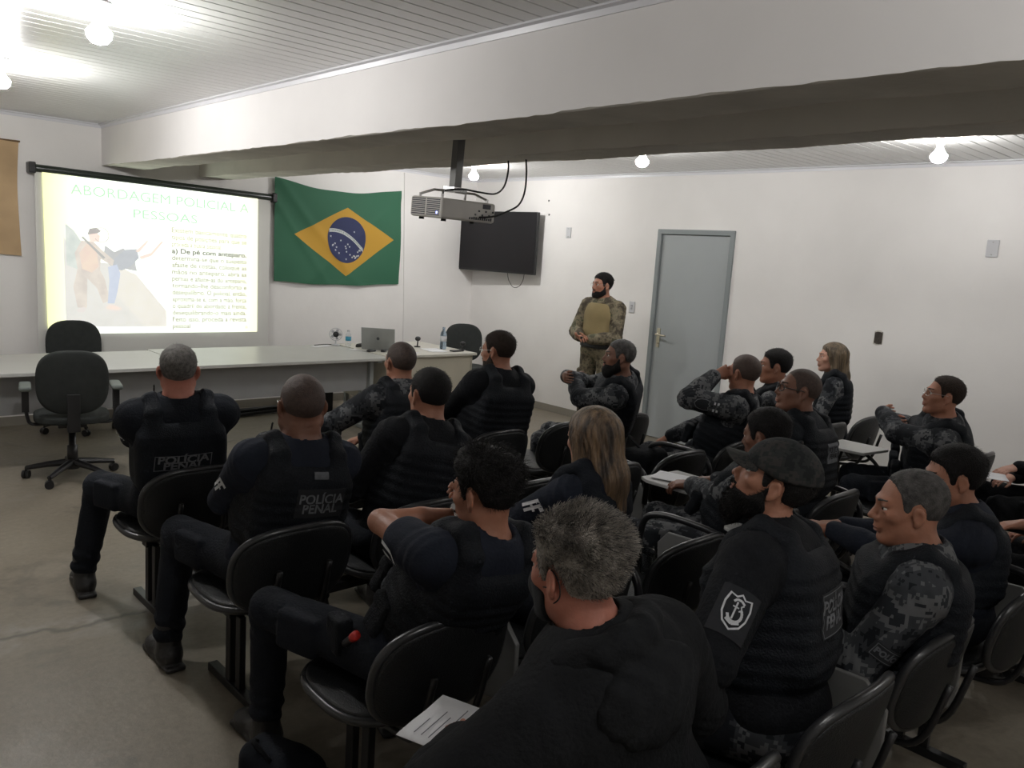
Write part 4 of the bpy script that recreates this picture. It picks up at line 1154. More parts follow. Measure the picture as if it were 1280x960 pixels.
for (a, c) in stars:
    if math.hypot(a * 2 - 1, c * 2 - 1) > .93: a, c = .5 + (a - .5) * .84, .5 + (c - .5) * .84
    u0 = CX - RX + 2 * RX * a; v0 = CY - .01 - RY + 2 * RY * c; s0 = len(V)
    for k in range(10):
        rr_ = (.0085 if k % 2 == 0 else .0035); V.append(flag_pt(u0 + rr_ * math.sin(k * PI / 5), v0 + rr_ * 1.5 * math.cos(k * PI / 5), .009))
    F.append(tuple(range(s0, s0 + 10)))
poly_obj('star_pattern', V, F, m_fw, disc)

# tan banner at the left edge
bn = empty('hanging_banner', (1.0, YF - .02, 2.0)); tag(bn, 'plain tan cloth hanging on the front wall left of the projection screen', 'banner')
V = []; F = []; n1, n2 = 40, 24
for j in range(n2 + 1):
    for i in range(n1 + 1):
        u, v = i / n1, j / n2
        V.append((-.75 + 1.48 * u - .02 * math.sin(v * PI) * u, -.02 - .014 * math.sin(u * 13 + v * 4) - .006 * math.sin(v * 9 + u * 5), -.49 + .97 * v + .012 * math.sin(u * 9) * (1 - v)))
for j in range(n2):
    for i in range(n1): F.append((j * (n1 + 1) + i, j * (n1 + 1) + i + 1, (j + 1) * (n1 + 1) + i + 1, (j + 1) * (n1 + 1) + i))
o = poly_obj('cloth', V, F, mat('tan_cloth', (.50, .35, .20), rough=.85, var=.08, vscale=4, bump=.2, bscale=200), bn)
for p in o.data.polygons: p.use_smooth = True
bm = bmesh.new(); tube(bm, [(-.78, -.015, .485), (.74, -.015, .485)], .008, 8); bm_obj('top_rod', bm, mat('wood_rod', (.2, .12, .06), rough=.6), bn, smooth=True)

# ------------------------------------------------------------------ television on a wall arm
tv = empty('television', (6.72, 7.62, 1.955), math.radians(-90 + 4)); tag(tv, 'black flat-screen television on a bracket on the right wall, switched off', 'television')
TW, TH = .66, .365     # half sizes; faces local -Y
bm = bmesh.new(); box(bm, (-TW, -.02, -TH), (TW, .02, TH)); bm_obj('casing', bm, mat('tv_casing', (.010, .010, .011), rough=.35), tv, bevel=.006)
bm = bmesh.new(); box(bm, (-TW + .012, -.0225, -TH + .022), (TW - .012, -.0195, TH - .012)); bm_obj('screen', bm, mat('tv_glass', (.014, .013, .015), rough=.35, spec=.25), tv)
bm = bmesh.new(); box(bm, (-TW * .6, .02, -TH * .9), (TW * .93, .055, TH * .25)); bm_obj('rear_housing', bm, M['plastic_black'], tv, bevel=.01)
bm = bmesh.new(); box(bm, (-.12, .055, -.12), (.12, .07, .12)); tube(bm, [(0, .07, 0), (-.06, .12, 0), (.0, .155, 0)], .02, 8); bm_obj('wall_bracket', bm, M['steel_black'], tv, bevel=.002)
bm = bmesh.new(); tube(bm, spline([(.18, .03, -.36), (.19, .05, -.45), (.26, .06, -.53), (.36, .05, -.52), (.44, .03, -.45), (.46, .03, -.36)], 6), .0035, 6); bm_obj('hanging_cable', bm, M['rubber'], tv, smooth=True)

# ------------------------------------------------------------------ projector on its column
m_pj = mat('projector_grey_shell', (.50, .48, .445), rough=.45, var=.04)
pj = empty('projector', (3.03, 3.84, 2.03), 0); tag(pj, 'grey-white data projector hanging from the beam on a square column', 'projector')
pj.rotation_euler = (math.radians(3), 0, math.radians(2))
bm = bmesh.new(); box(bm, (-.205, -.145, -.055), (.205, .145, .060)); sh_ = bm_obj('shell', bm, m_pj, pj, bevel=.016, seg=3)
m_slot = mat('vent_dark', (.03, .032, .04), rough=.6)
bm = bmesh.new()
for i in range(9):
    z = -.040 + i * .0105
    for y0, y1 in ((-.125, -.01), (.005, .125)): box(bm, (-.2075, y0, z), (-.204, y1, z + .0062))
bm_obj('side_vent', bm, m_slot, pj)
bm = bmesh.new(); box(bm, (-.209, -.108, -.030), (-.2055, -.100, -.018)); bm_obj('status_light', bm, em('blue_led', (.25, .3, 1), 6), pj)
bm = bmesh.new()
rq = random.Random(3)
for i in range(11): box(bm, (-.0 + i * .0165, -.1475, -.042), (.010 + i * .0165, -.144, -.030 + rq.choice((0, .004))))
for i in range(6): box(bm, (.04 + i * .027, -.1475, -.018 + .022 * (i % 2)), (.052 + i * .027, -.144, -.008 + .022 * (i % 2)))
box(bm, (.10, -.1475, .024), (.16, -.144, .050))
bm_obj('rear_ports', bm, m_slot, pj)
bm = bmesh.new(); lathe(bm, [(.034, 0), (.036, .02), (.030, .03)], 20, Matrix.Translation((.05, .145, .0)) @ Matrix.Rotation(-PI / 2, 4, 'X')); bm_obj('lens', bm, M['plastic_black'], pj, smooth=True)
for x, y in ((-.15, -.1), (-.15, .1), (.15, .0)):
    bm = bmesh.new(); lathe(bm, [(.014, -.055), (.016, -.068)], 12, Matrix.Translation((x, y, 0))); bm_obj('foot', bm, M['rubber'], pj)
m_col = mat('galvanised_column', (.13, .13, .125), rough=.5, metal=.3)
bm = bmesh.new(); box(bm, (-.026, -.026, .13), (.026, .026, .52)); bm_obj('mount_column', bm, m_col, pj, bevel=.003)
bm = bmesh.new()
box(bm, (-.05, -.05, .105), (.05, .05, .13)); tube(bm, [(-.17, -.10, .075), (-.12, -.04, .105), (.12, .04, .105), (.17, .10, .075)], .007, 6); tube(bm, [(-.17, .10, .075), (-.12, .04, .105), (.12, -.04, .105), (.17, -.10, .075)], .007, 6)
for x in (-.17, .17):
    for y in (-.1, .1): lathe(bm, [(.008, .055), (.008, .082)], 8, Matrix.Translation((x, y, 0)))
bm_obj('mount_bracket', bm, M['chrome'], pj)
for nme, pts in (('power_cable', [(3.49, 3.90, 2.39), (3.46, 3.86, 2.30), (3.38, 3.80, 2.20), (3.26, 3.74, 2.145), (3.12, 3.72, 2.14), (3.0, 3.73, 2.145), (2.9, 3.76, 2.13)]),
                 ('video_cable', [(3.49, 3.74, 2.39), (3.485, 3.72, 2.28), (3.45, 3.69, 2.17), (3.38, 3.66, 2.09), (3.27, 3.645, 2.04), (3.17, 3.65, 2.005), (3.10, 3.685, 1.995)])):
    bm = bmesh.new(); tube(bm, spline(pts, 8), .0055, 8); o = bm_obj('cable', bm, M['rubber'], smooth=True)
    tag(o, 'black cable drooping from the beam to the %s of the projector' % ('top' if nme[0] == 'p' else 'rear ports'), 'cable')
# ------------------------------------------------------------------ tables
m_top = mat('light_grey_table_laminate', (.46, .46, .44), rough=.35, var=.03, vscale=3, spec=.5)
m_pan = mat('grey_modesty_panel', (.31, .315, .32), rough=.5, var=.03)
m_leg = mat('grey_painted_steel', (.33, .35, .35), rough=.4)
m_cream = mat('cream_panel', (.46, .43, .35), rough=.5, var=.03)
m_creamtop = mat('cream_table_laminate', (.56, .54, .48), rough=.35, var=.03, spec=.5)
def table(x0, x1, y0, y1, label):
    t = empty('table', ((x0 + x1) / 2, (y0 + y1) / 2, 0)); tag(t, label, 'table', 'long grey tables in front of the screen')
    a, b_ = (x1 - x0) / 2, (y1 - y0) / 2
    bm = bmesh.new(); box(bm, (-a, -b_, .722), (a, b_, .75)); bm_obj('tabletop', bm, m_top, t, bevel=.004)
    bm = bmesh.new(); box(bm, (-a + .09, -b_ + .26, .40), (a - .10, -b_ + .28, .722)); bm_obj('modesty_panel', bm, m_pan, t, bevel=.002)
    for s in (-1, 1):
        bm = bmesh.new(); x = s * (a - .07)
        box(bm, (x - .03, -b_ + .12, 0), (x + .03, b_ - .06, .035)); box(bm, (x - .02, -b_ + .22, .035), (x + .02, -b_ + .27, .722)); box(bm, (x - .02, -b_ + .38, .035), (x + .02, -b_ + .43, .722)); box(bm, (x - .025, -b_ + .08, .69), (x + .025, b_ - .08, .722))
        bm_obj('leg', bm, m_leg, t, bevel=.004)
    return t
table(.25, 2.555, 6.50, 7.50, 'long grey-white table left of the seam, behind the swivel chair and below the screen')
table(2.565, 4.47, 6.50, 7.58, 'long grey-white table right of the seam, its right end holding the laptop and papers')
dk_ = empty('desk', (5.05, 6.9, 0)); tag(dk_, 'cream-coloured desk with closed front and side panels at the right end of the tables', 'desk')
bm = bmesh.new(); box(bm, (-.56, -.33, .728), (.56, .70, .755)); bm_obj('desktop', bm, m_creamtop, dk_, bevel=.004)
bm = bmesh.new(); box(bm, (-.52, -.29, .26), (.52, -.27, .728)); bm_obj('front_panel', bm, m_cream, dk_, bevel=.002)
for s in (-1, 1):
    bm = bmesh.new(); box(bm, (s * .52 - .012, -.29, .26 if s < 0 else .0), (s * .52 + .012, .64, .728)); bm_obj('side_panel', bm, m_cream, dk_, bevel=.002)
for s in (-1, 1):
    bm = bmesh.new(); box(bm, (s * .50 - .02, -.2, 0), (s * .50 + .02, -.16, .27)); box(bm, (s * .50 - .02, .5, 0), (s * .50 + .02, .54, .27)); box(bm, (s * .50 - .025, -.28, 0), (s * .50 + .025, .6, .03)); bm_obj('leg', bm, m_leg, dk_)

def tagged(name, bm, m, label, cat, group=None, **k):
    o = bm_obj(name, bm, m, **k); tag(o, label, cat, group); return o
# laptop
lp = empty('laptop', (4.66, 7.02, .752), math.radians(-42)); tag(lp, 'open silver laptop seen from behind with a round logo on its lid', 'laptop')
bm = bmesh.new(); box(bm, (-.17, .0, 0), (.17, .23, .016)); bm_obj('keyboard_base', bm, M['silver'], lp, bevel=.003)
bm = bmesh.new(); box(bm, (-.17, -.008, 0), (.17, 0, .225), Matrix.Translation((0, .0, .014)) @ Matrix.Rotation(math.radians(14), 4, 'X')); lid = bm_obj('lid', bm, M['silver'], lp, bevel=.003)
bm = bmesh.new(); MT = Matrix.Translation((0, .0, .014)) @ Matrix.Rotation(math.radians(14), 4, 'X') @ Matrix.Translation((0, -.0085, .115)) @ Matrix.Rotation(PI / 2, 4, 'X')
lathe(bm, [(.014, 0), (.016, .001), (.016, .002), (.0135, .002)], 24, MT); bm_obj('logo', bm, M['dark_metal'], lid)
def bottle(x, y, z, label, h=.20, r=.032, blue=False):
    t = empty('water_bottle', (x, y, z)); tag(t, label, 'bottle')
    bm = bmesh.new(); lathe(bm, [(.001, 0), (r * .9, 0), (r, .01), (r, h * .3), (r * .93, h * .34), (r, h * .38), (r, h * .62), (r * .85, h * .75), (.013, h * .88), (.013, h * .94)], 24); bm_obj('bottle_body', bm, M['glass_blue'] if blue else M['glass_clear'], t, smooth=True)
    bm = bmesh.new(); lathe(bm, [(r * 1.015, h * .36), (r * 1.015, h * .60)], 24); bm_obj('bottle_label', bm, M['water_blue'] if not blue else m_plate, t, smooth=True)
    bm = bmesh.new(); lathe(bm, [(.015, h * .93), (.015, h), (.010, h * 1.005)], 16); bm_obj('bottle_cap', bm, M['glass_blue'] if blue else m_plate, t, smooth=True)
bottle(4.52, 7.37, .752, 'small clear water bottle with a blue label left of the laptop', .17, .030)
bottle(5.42, 6.92, .757, 'tall blue-tinted water bottle on the cream desk before the swivel chair', .235, .036, True)
# small fan
fn_ = empty('desk_fan', (4.45, 7.50, .752), math.radians(-35)); tag(fn_, 'small round grey desk fan with dark hub standing on the table left of the bottle', 'fan')
bm = bmesh.new(); lathe(bm, [(.045, 0), (.045, .008), (.008, .014), (.008, .05)], 18); bm_obj('fan_base', bm, m_plate, fn_, smooth=True)
bm = bmesh.new()
for rr_ in (.065, .048, .03):
    tube(bm, [(rr_ * math.cos(a), -.015, .115 + rr_ * math.sin(a)) for a in np.linspace(0, 2 * PI, 24, endpoint=False)], .0035 if rr_ > .06 else .0018, 6, closed=True)
for a in np.linspace(0, 2 * PI, 12, endpoint=False): tube(bm, [(.02 * math.cos(a), -.02, .115 + .02 * math.sin(a)), (.065 * math.cos(a), -.015, .115 + .065 * math.sin(a))], .0015, 5)
bm_obj('fan_cage', bm, m_plate, fn_, smooth=True)
bm = bmesh.new(); lathe(bm, [(.028, -.03), (.030, .02), (.012, .025)], 18, Matrix.Translation((0, 0, .115)) @ Matrix.Rotation(PI / 2, 4, 'X')); bm_obj('fan_hub', bm, M['plastic_black'], fn_, smooth=True)
bm = bmesh.new()
for k in range(5):
    a = k * 2 * PI / 5; box(bm, (.015, -.006, -.012), (.056, -.004, .014), Matrix.Translation((0, 0, .115)) @ Matrix.Rotation(a, 4, 'Y') @ Matrix.Rotation(.5, 4, 'X'))
bm_obj('fan_blades', bm, m_plate2, fn_)
# webcams / mics
def mic(x, y, z, label, rz=0, h=.12):
    t = empty('desk_microphone', (x, y, z), rz); tag(t, label, 'microphone')
    bm = bmesh.new(); lathe(bm, [(.035, 0), (.035, .008), (.012, .012)], 16); bm_obj('base', bm, M['plastic_black'], t, smooth=True)
    bm = bmesh.new(); tube(bm, [(0, 0, .01), (.004, 0, h * .6)], .007, 8); bm_obj('stem', bm, M['plastic_black'], t, smooth=True)
    bm = bmesh.new(); sphere(bm, (0, -.005, h * .82), (.034, .026, .026)); bm_obj('head', bm, M['plastic_black'], t, smooth=True)
mic(5.24, 7.14, .757, 'small black device on a short stem on the desk, left of the tall bottle', h=.11)
mic(5.59, 6.80, .757, 'small black device on a short stem at the right end of the desk', h=.085)
bm = bmesh.new(); box(bm, (-.075, -.035, 0), (.075, .035, .012), Matrix.Translation((5.45, 6.72, .757)) @ Matrix.Rotation(.1, 4, 'Z')); tagged('mobile_phone', bm, M['plastic_black'], 'black phone lying near the front edge of the cream desk', 'phone', bevel=.004)
bm = bmesh.new(); sphere(bm, (4.52, 6.93, .764), (.055, .032, .016)); tagged('computer_mouse', bm, M['plastic_black'], 'black computer mouse in front of the laptop', 'mouse', smooth=True)
bm = bmesh.new(); tube(bm, spline([(4.56, 7.28, .765), (4.60, 7.22, .775), (4.65, 7.26, .77), (4.60, 7.33, .768), (4.66, 7.30, .78), (4.71, 7.22, .77)], 6), .012, 8); tagged('cable_bundle', bm, M['rubber'], 'tangle of black cable between the clear bottle and the laptop', 'cable', smooth=True)
def sheet(x, y, z, w, l, rz, label, cat='paper', lines=0, group=None, tilt=0, mt='paper', name='paper_sheet', thick=.0015):
    t = empty(name, (x, y, z), rz); tag(t, label, cat, group); t.rotation_euler = (tilt, 0, rz)
    bm = bmesh.new(); n = 8
    vs = [[bm.verts.new((-w / 2 + w * i / n, -l / 2 + l * j / n, .0012 * math.sin(i * 1.1 + j * .7))) for i in range(n + 1)] for j in range(n + 1)]
    for j in range(n):
        for i in range(n): bm.faces.new((vs[j][i], vs[j][i + 1], vs[j + 1][i + 1], vs[j + 1][i]))
    o = bm_obj('sheet', bm, M[mt], t, smooth=True); md = o.modifiers.new('s', 'SOLIDIFY'); md.thickness = thick; md.offset = 1
    if lines:
        V = []; F = []; rr_ = random.Random(int(x * 100))
        for i in range(lines):
            yy = l * .38 - i * l * .76 / lines; x0 = -w * .38; x1 = x0 + w * rr_.uniform(.3, .76); s0 = len(V); zt = thick + .0022
            V += [(x0, yy, zt), (x1, yy, zt), (x1, yy + l * .010, zt), (x0, yy + l * .010, zt)]; F.append((s0, s0 + 1, s0 + 2, s0 + 3))
        poly_obj('print', V, F, M['ink'], t)
    return t
sheet(4.25, 7.44, .754, .10, .26, -1.2, 'strip of white paper on the table left of the small fan')
sheet(4.50, 7.08, .754, .15, .21, .5, 'white paper lying beside the mouse at the laptop')
sheet(4.82, 6.80, .759, .21, .297, .3, 'white paper on the cream desk right of the laptop')
sheet(5.25, 6.86, .759, .21, .297, -.2, 'white paper under the tall blue bottle on the desk')
bm = bmesh.new(); box(bm, (-.03, -.02, 0), (.03, .02, .025), Matrix.Translation((4.62, 6.86, .757)) @ Matrix.Rotation(.6, 4, 'Z')); tagged('charger', bm, M['plastic_black'], 'small black charger block beside the laptop mouse', 'charger', bevel=.004)
bm = bmesh.new(); tube(bm, spline([(4.20, 7.50, .757), (4.32, 7.52, .760), (4.42, 7.52, .757)], 5), .004, 6); tagged('cable', bm, M['rubber'], 'thin black cable leading to the small desk fan', 'cable', smooth=True)
# under the tables
bm = bmesh.new(); box(bm, (-.09, -.2, 0), (.09, .2, .38), Matrix.Translation((4.44, 7.85, 0))); tw_ = tagged('computer_tower', bm, M['plastic_black'], 'black computer tower on the floor beneath the table', 'computer', bevel=.008)
bm = bmesh.new()
for k in range(4): tube(bm, [(3.30 + .02 * k, 7.75 + .03 * k, .028 + .03 * (k % 2)), (4.08 + .05 * k, 7.86 + .02 * k, .028 + .03 * (k % 2))], .018, 8)
box(bm, (3.26, 7.72, .0), (3.36, 7.86, .09)); tagged('folded_tripod', bm, M['plastic_black'], 'black folded tripod lying on the floor beneath the tables', 'tripod', smooth=False)
bm = bmesh.new(); box(bm, (-.14, -.10, 0), (.14, .10, .06), Matrix.Translation((4.95, 7.75, 0)) @ Matrix.Rotation(.2, 4, 'Z')); tagged('power_strip', bm, m_plate2, 'grey power supply box on the floor under the cream desk', 'power supply', bevel=.006)

# ------------------------------------------------------------------ swivel chairs
m_off = mat('dark_green_grey_upholstery', (.016, .019, .018), rough=.9, var=.15, vscale=20, bump=.3, bscale=300)
m_pad = mat('worn_grey_green_armpad', (.13, .15, .14), rough=.6)
def superpad(w, d, t, curve=0, ex=2.6, n=44, rings=9, edge=.35):
    """padded slab in XZ-plane-like coords: x, z half sizes w,d; thickness t along y; returns V,F"""
    V = []; F = []
    for side in (1, -1):
        for r_ in range(rings + 1):
            s = math.sin(r_ / rings * PI / 2)
            for k in range(n):
                a = 2 * PI * k / n; c, q = math.cos(a), math.sin(a)
                x = w * s * math.copysign(abs(c) ** (2 / ex), c); z = d * s * math.copysign(abs(q) ** (2 / ex), q)
                th = t * .5 * (edge + (1 - edge) * math.cos(r_ / rings * PI / 2) ** .6) if r_ < rings else t * .5 * edge
                V.append((x, side * th + curve * (x / w) ** 2, z))
    m_ = (rings + 1) * n
    for sd in (0, 1):
        for r_ in range(rings):
            for k in range(n):
                a = sd * m_ + r_ * n + k; b_ = sd * m_ + r_ * n + (k + 1) % n; q = (a, b_, b_ + n, a + n)
                F.append(q if sd else q[::-1])
    for k in range(n):
        a = rings * n + k; b_ = rings * n + (k + 1) % n; F.append((a, b_, m_ + b_, m_ + a))
    return V, F
def pad_obj(name, w, d, t, curve, m, parent, Mx=None, ex=2.6, edge=.35):
    V, F = superpad(w, d, t, curve, ex, edge=edge)
    o = poly_obj(name, V, F, m, parent)
    o.data.validate()
    bm = bmesh.new(); bm.from_mesh(o.data); bmesh.ops.remove_doubles(bm, verts=bm.verts, dist=1e-5); bmesh.ops.recalc_face_normals(bm, faces=bm.faces)
    for f in bm.faces: f.smooth = True
    bm.to_mesh(o.data); bm.free()
    if Mx is not None: o.matrix_local = Mx
    return o
def swivel_chair(x, y, rz, label, arms=True):
    t = empty('office_chair', (x, y, 0), rz); tag(t, label, 'chair', 'swivel chairs at the tables')   # sitter faces local +Y
    pad_obj('backrest', .225, .225, .07, -.0 + .03, m_off, t, Matrix.Translation((0, -.235, .735)) @ Matrix.Rotation(math.radians(7), 4, 'X'), ex=2.8)
    pad_obj('seat', .24, .235, .08, 0, m_off, t, Matrix.Translation((0, .0, .46)) @ Matrix.Rotation(-PI / 2, 4, 'X'), ex=2.8)
    bm = bmesh.new(); box(bm, (-.04, -.29, .40), (.04, -.272, .66)); box(bm, (-.04, -.29, .395), (.04, .05, .415)); box(bm, (-.09, -.09, .385), (.09, .09, .425)); bm_obj('back_bracket', bm, M['steel_black'], t, bevel=.004)
    bm = bmesh.new(); lathe(bm, [(.035, .09), (.035, .24), (.024, .245), (.024, .39)], 18); col_ = bm_obj('gas_column', bm, M['plastic_black'], t, smooth=True)
    bm = bmesh.new()
    for k in range(5):
        a = k * 2 * PI / 5 + .4; Mz = Matrix.Rotation(a, 4, 'Z')
        pts = [Mz @ Vector(p) for p in ((.02, 0, .115), (.16, 0, .10), (.30, 0, .075))]; tube(bm, pts, [.028, .022, .016], 8)
    lathe(bm, [(.045, .07), (.045, .14)], 16); st_ = bm_obj('star_base', bm, M['plastic_black'], t)
    for k in range(5):
        a = k * 2 * PI / 5 + .4; bm = bmesh.new()
        Mk = Matrix.Rotation(a, 4, 'Z') @ Matrix.Translation((.30, 0, .029)) @ Matrix.Rotation(.7 * k, 4, 'Z')
        for s in (-1, 1): lathe(bm, [(.029, 0), (.029, .018)], 14, Mk @ Matrix.Translation((0, s * .013 - .009, 0)) @ Matrix.Rotation(-PI / 2, 4, 'X'))
        tube(bm, [Mk @ Vector((0, 0, .01)), Mk @ Vector((0, 0, .055))], .008, 6); bm_obj('caster', bm, M['plastic_black'], st_)
    if arms:
        for s in (-1, 1):
            bm = bmesh.new(); tube(bm, spline([(s * .12, -.02, .41), (s * .245, -.02, .41), (s * .275, -.02, .46), (s * .285, -.02, .56)], 5), .012, 8); box(bm, (s * .285 - .022, -.045, .50), (s * .285 + .022, .005, .66))
            ar = bm_obj('arm', bm, M['plastic_black'], t)
            bm = bmesh.new(); box(bm, (s * .285 - .038, -.15, .66), (s * .285 + .038, .11, .695)); bm_obj('arm_pad', bm, m_pad, ar, bevel=.015, seg=3)
    return t
swivel_chair(1.62, 6.32, math.radians(-12), 'black swivel chair with grey armrests standing in front of the table, seen from behind')
swivel_chair(2.07, 7.88, math.radians(172), 'dark swivel chair behind the table, its back in front of the screen', arms=False)
swivel_chair(6.10, 7.35, math.radians(150), 'dark grey swivel chair behind the cream desk near the television', arms=False)

# ------------------------------------------------------------------ linked audience seats
SEATMESH = {}
def seat_bench(x0, y, n, label, tablets={}, arms=(), legs=True, pitch=.60, rz=0.0, folded=(), lab2=None):
    """x0: centre of the first seat, y: seat centre"""
    t = empty('linked_seating', (x0, y, 0), rz); tag(t, label, 'seating', 'linked black seats of the audience')
    for i in range(n):
        X = i * pitch
        if 'b' not in SEATMESH:
            b_ = pad_obj('backrest', .235, .165, .050, .040, M['chair_shell'], t, ex=2.7, edge=.55)
            s_ = pad_obj('seat', .235, .215, .060, 0, M['chair_shell'], t, ex=2.9, edge=.5)
            V = [(p[0], p[1], p[2]) for p in [(.237 * math.copysign(abs(math.cos(a)) ** (2 / 2.7), math.cos(a)), .040 * (abs(math.cos(a)) ** (4 / 2.7)), .167 * math.copysign(abs(math.sin(a)) ** (2 / 2.7), math.sin(a))) for a in np.linspace(0, 2 * PI, 64, endpoint=False)]]
            bm = bmesh.new(); tube(bm, V, .0145, 8, closed=True); r_ = bm_obj('edge_trim', bm, M['chair_rim'], b_, smooth=True)
            V = [(.237 * math.copysign(abs(math.cos(a)) ** (2 / 2.9), math.cos(a)), 0, .217 * math.copysign(abs(math.sin(a)) ** (2 / 2.9), math.sin(a))) for a in np.linspace(0, 2 * PI, 64, endpoint=False)]
            bm = bmesh.new(); tube(bm, V, .0145, 8, closed=True); r2 = bm_obj('edge_trim', bm, M['chair_rim'], s_, smooth=True)
            SEATMESH.update(b=b_.data, s=s_.data, r=r_.data, r2=r2.data)
        else:
            def mk(nm, d, p): o = bpy.data.objects.new(nm, d); COL.objects.link(o); o.parent = p; return o
            b_ = mk('backrest', SEATMESH['b'], t); s_ = mk('seat', SEATMESH['s'], t); mk('edge_trim', SEATMESH['r'], b_); mk('edge_trim', SEATMESH['r2'], s_)
        b_.matrix_local = Matrix.Translation((X, -.312, .595)) @ Matrix.Rotation(math.radians(12), 4, 'X')
        s_.matrix_local = Matrix.Translation((X, 0, .425)) @ Matrix.Rotation(math.radians(-88), 4, 'X')
        bm = bmesh.new(); tube(bm, spline([(X - .10, .08, .375), (X - .10, -.20, .375), (X - .10, -.315, .42), (X - .10, -.375, .62)], 5), .011, 8); tube(bm, spline([(X + .10, .08, .375), (X + .10, -.20, .375), (X + .10, -.315, .42), (X + .10, -.375, .62)], 5), .011, 8)
        bm_obj('back_support', bm, M['steel_black'], t, smooth=True)
    bm = bmesh.new(); box(bm, (-.14, -.05, .325), ((n - 1) * pitch + .14, .01, .362)); bm_obj('beam', bm, M['steel_black'], t, bevel=.003)
    lx = [-.10, (n - 1) * pitch + .10] + ([((n - 1) // 2 + .5) * pitch] if n > 2 else [])
    for X in lx:
        bm = bmesh.new(); box(bm, (X - .02, -.22, 0), (X + .02, .20, .035)); box(bm, (X - .013, -.085, .035), (X + .013, -.045, .335)); box(bm, (X - .013, .005, .035), (X + .013, .045, .335))
        bm_obj('leg', bm, M['steel_black'], t, bevel=.003)
    for i in arms:
        X = i * pitch + .285
        bm = bmesh.new(); tube(bm, spline([(X, -.30, .50), (X, -.30, .62), (X, -.24, .685), (X, -.10, .70), (X, .08, .69), (X, .16, .62), (X, .16, .40), (X, .10, .345)], 6), .016, 8); bm_obj('armrest', bm, M['plastic_black'], t, smooth=True)
    for i, (dx, dy, ang) in tablets.items():
        X = i * pitch + .285 + dx
        bm = bmesh.new(); Mt = Matrix.Translation((X - .10, .22 + dy, .700)) @ Matrix.Rotation(ang, 4, 'Z')
        pts = [(-.16, -.14), (.12, -.18), (.14, -.10), (.14, .14), (-.14, .16), (-.17, .10)]
        A = [bm.verts.new(Mt @ Vector((p[0], p[1], 0))) for p in pts]; B = [bm.verts.new(Mt @ Vector((p[0], p[1], .018))) for p in pts]
        bm.faces.new(A[::-1]); bm.faces.new(B)
        for k in range(6): bm.faces.new((A[k], A[(k + 1) % 6], B[(k + 1) % 6], B[k]))
        o = bm_obj('writing_tablet', bm, M['tablet'], t, bevel=.004)
        bm = bmesh.new(); tube(bm, spline([(X, .0, .345), (X, .12, .45), (X - .02, .18, .60), (X - .05, .2 + dy, .70)], 5), .012, 8); bm_obj('tablet_arm', bm, M['steel_black'], t, smooth=True)
    for i in folded:
        X = i * pitch + .30
        bm = bmesh.new(); pts = [(-.33, .36), (.0, .28), (.03, .56), (-.02, .62), (-.26, .63), (-.33, .56)]
        A = [bm.verts.new((X, p[0] + .05, p[1])) for p in pts]; B = [bm.verts.new((X + .018, p[0] + .05, p[1])) for p in pts]
        bm.faces.new(A[::-1]); bm.faces.new(B)
        for k in range(6): bm.faces.new((A[k], A[(k + 1) % 6], B[(k + 1) % 6], B[k]))
        bm_obj('folded_tablet', bm, M['tablet_grey'], t, bevel=.004)
    return t
seat_bench(1.42, 3.85, 3, 'front row of three linked black seats nearest the swivel chair')
seat_bench(3.22, 3.82, 3, 'front row of linked black seats before the speaker, middle seat empty')
seat_bench(1.42, 2.93, 3, 'second row of linked black seats on the left, third seat empty', folded=())
seat_bench(3.22, 2.93, 3, 'second row of linked black seats in the middle, with raised armrest loop', arms=(0, 1), folded=(0,))
seat_bench(5.0, 2.93, 3, 'second row of linked black seats against the right wall')
seat_bench(1.42, 2.02, 3, 'third row of linked black seats on the left, third seat empty with armrest and cup', arms=(1, 2), tablets={0: (.60, .06, 0)}, folded=(0, 2))
seat_bench(3.22, 2.02, 2, 'third row of linked black seats in the middle with light grey writing tablet', arms=(1,), tablets={0: (.02, .10, 0)})
seat_bench(5.0, 1.95, 2, 'third row of linked black seats by the right wall', tablets={0: (.0, .10, 0)})
seat_bench(1.42, 1.10, 3, 'nearest row of linked black seats under the grey-haired man and the man in the cap', tablets={2: (.30, .32, 0)}, folded=(1, 2))
seat_bench(3.30, 1.05, 3, 'nearest row of linked black seats at the right edge', arms=(0, 1), folded=(0,))
# ------------------------------------------------------------------ the people
def crossed(z=.93, y=.27):
    return dict(armL=dict(l=(.035, y - .02, z), pole=(-.9, -.1, -.5), dir=(1, -.15, -.05), palm=(0, -1, 0), curl=.5),
                armR=dict(l=(-.02, y + .04, z + .02), pole=(.9, -.1, -.5), dir=(-1, -.25, .0), palm=(0, -1, 0), curl=.5))
def lap(): return dict(armL=dict(l=(-.12, .30, .66), pole=(-.7, -.4, -.6), dir=(.5, .8, -.2)), armR=dict(l=(.12, .30, .66), pole=(.7, -.4, -.6), dir=(-.5, .8, -.2)))
BUZZ = dict(t0=.0018, t1=.003, mat='stubble', amp=.0004, freq=200)
def hair(t0=.004, t1=.012, mat='hair_black', **k):
    k.setdefault('strands', dict(n=2600, len=.006 + t1 * .8, lift=.45, comb=(0, -.15, -.35), jit=.3, clump=.2, mats=[mat], r=.0008))
    return dict(t0=t0 * .8, t1=t1 * .85, mat=mat, **k)
G_ = 'officers seated in the rows'
PP = {}

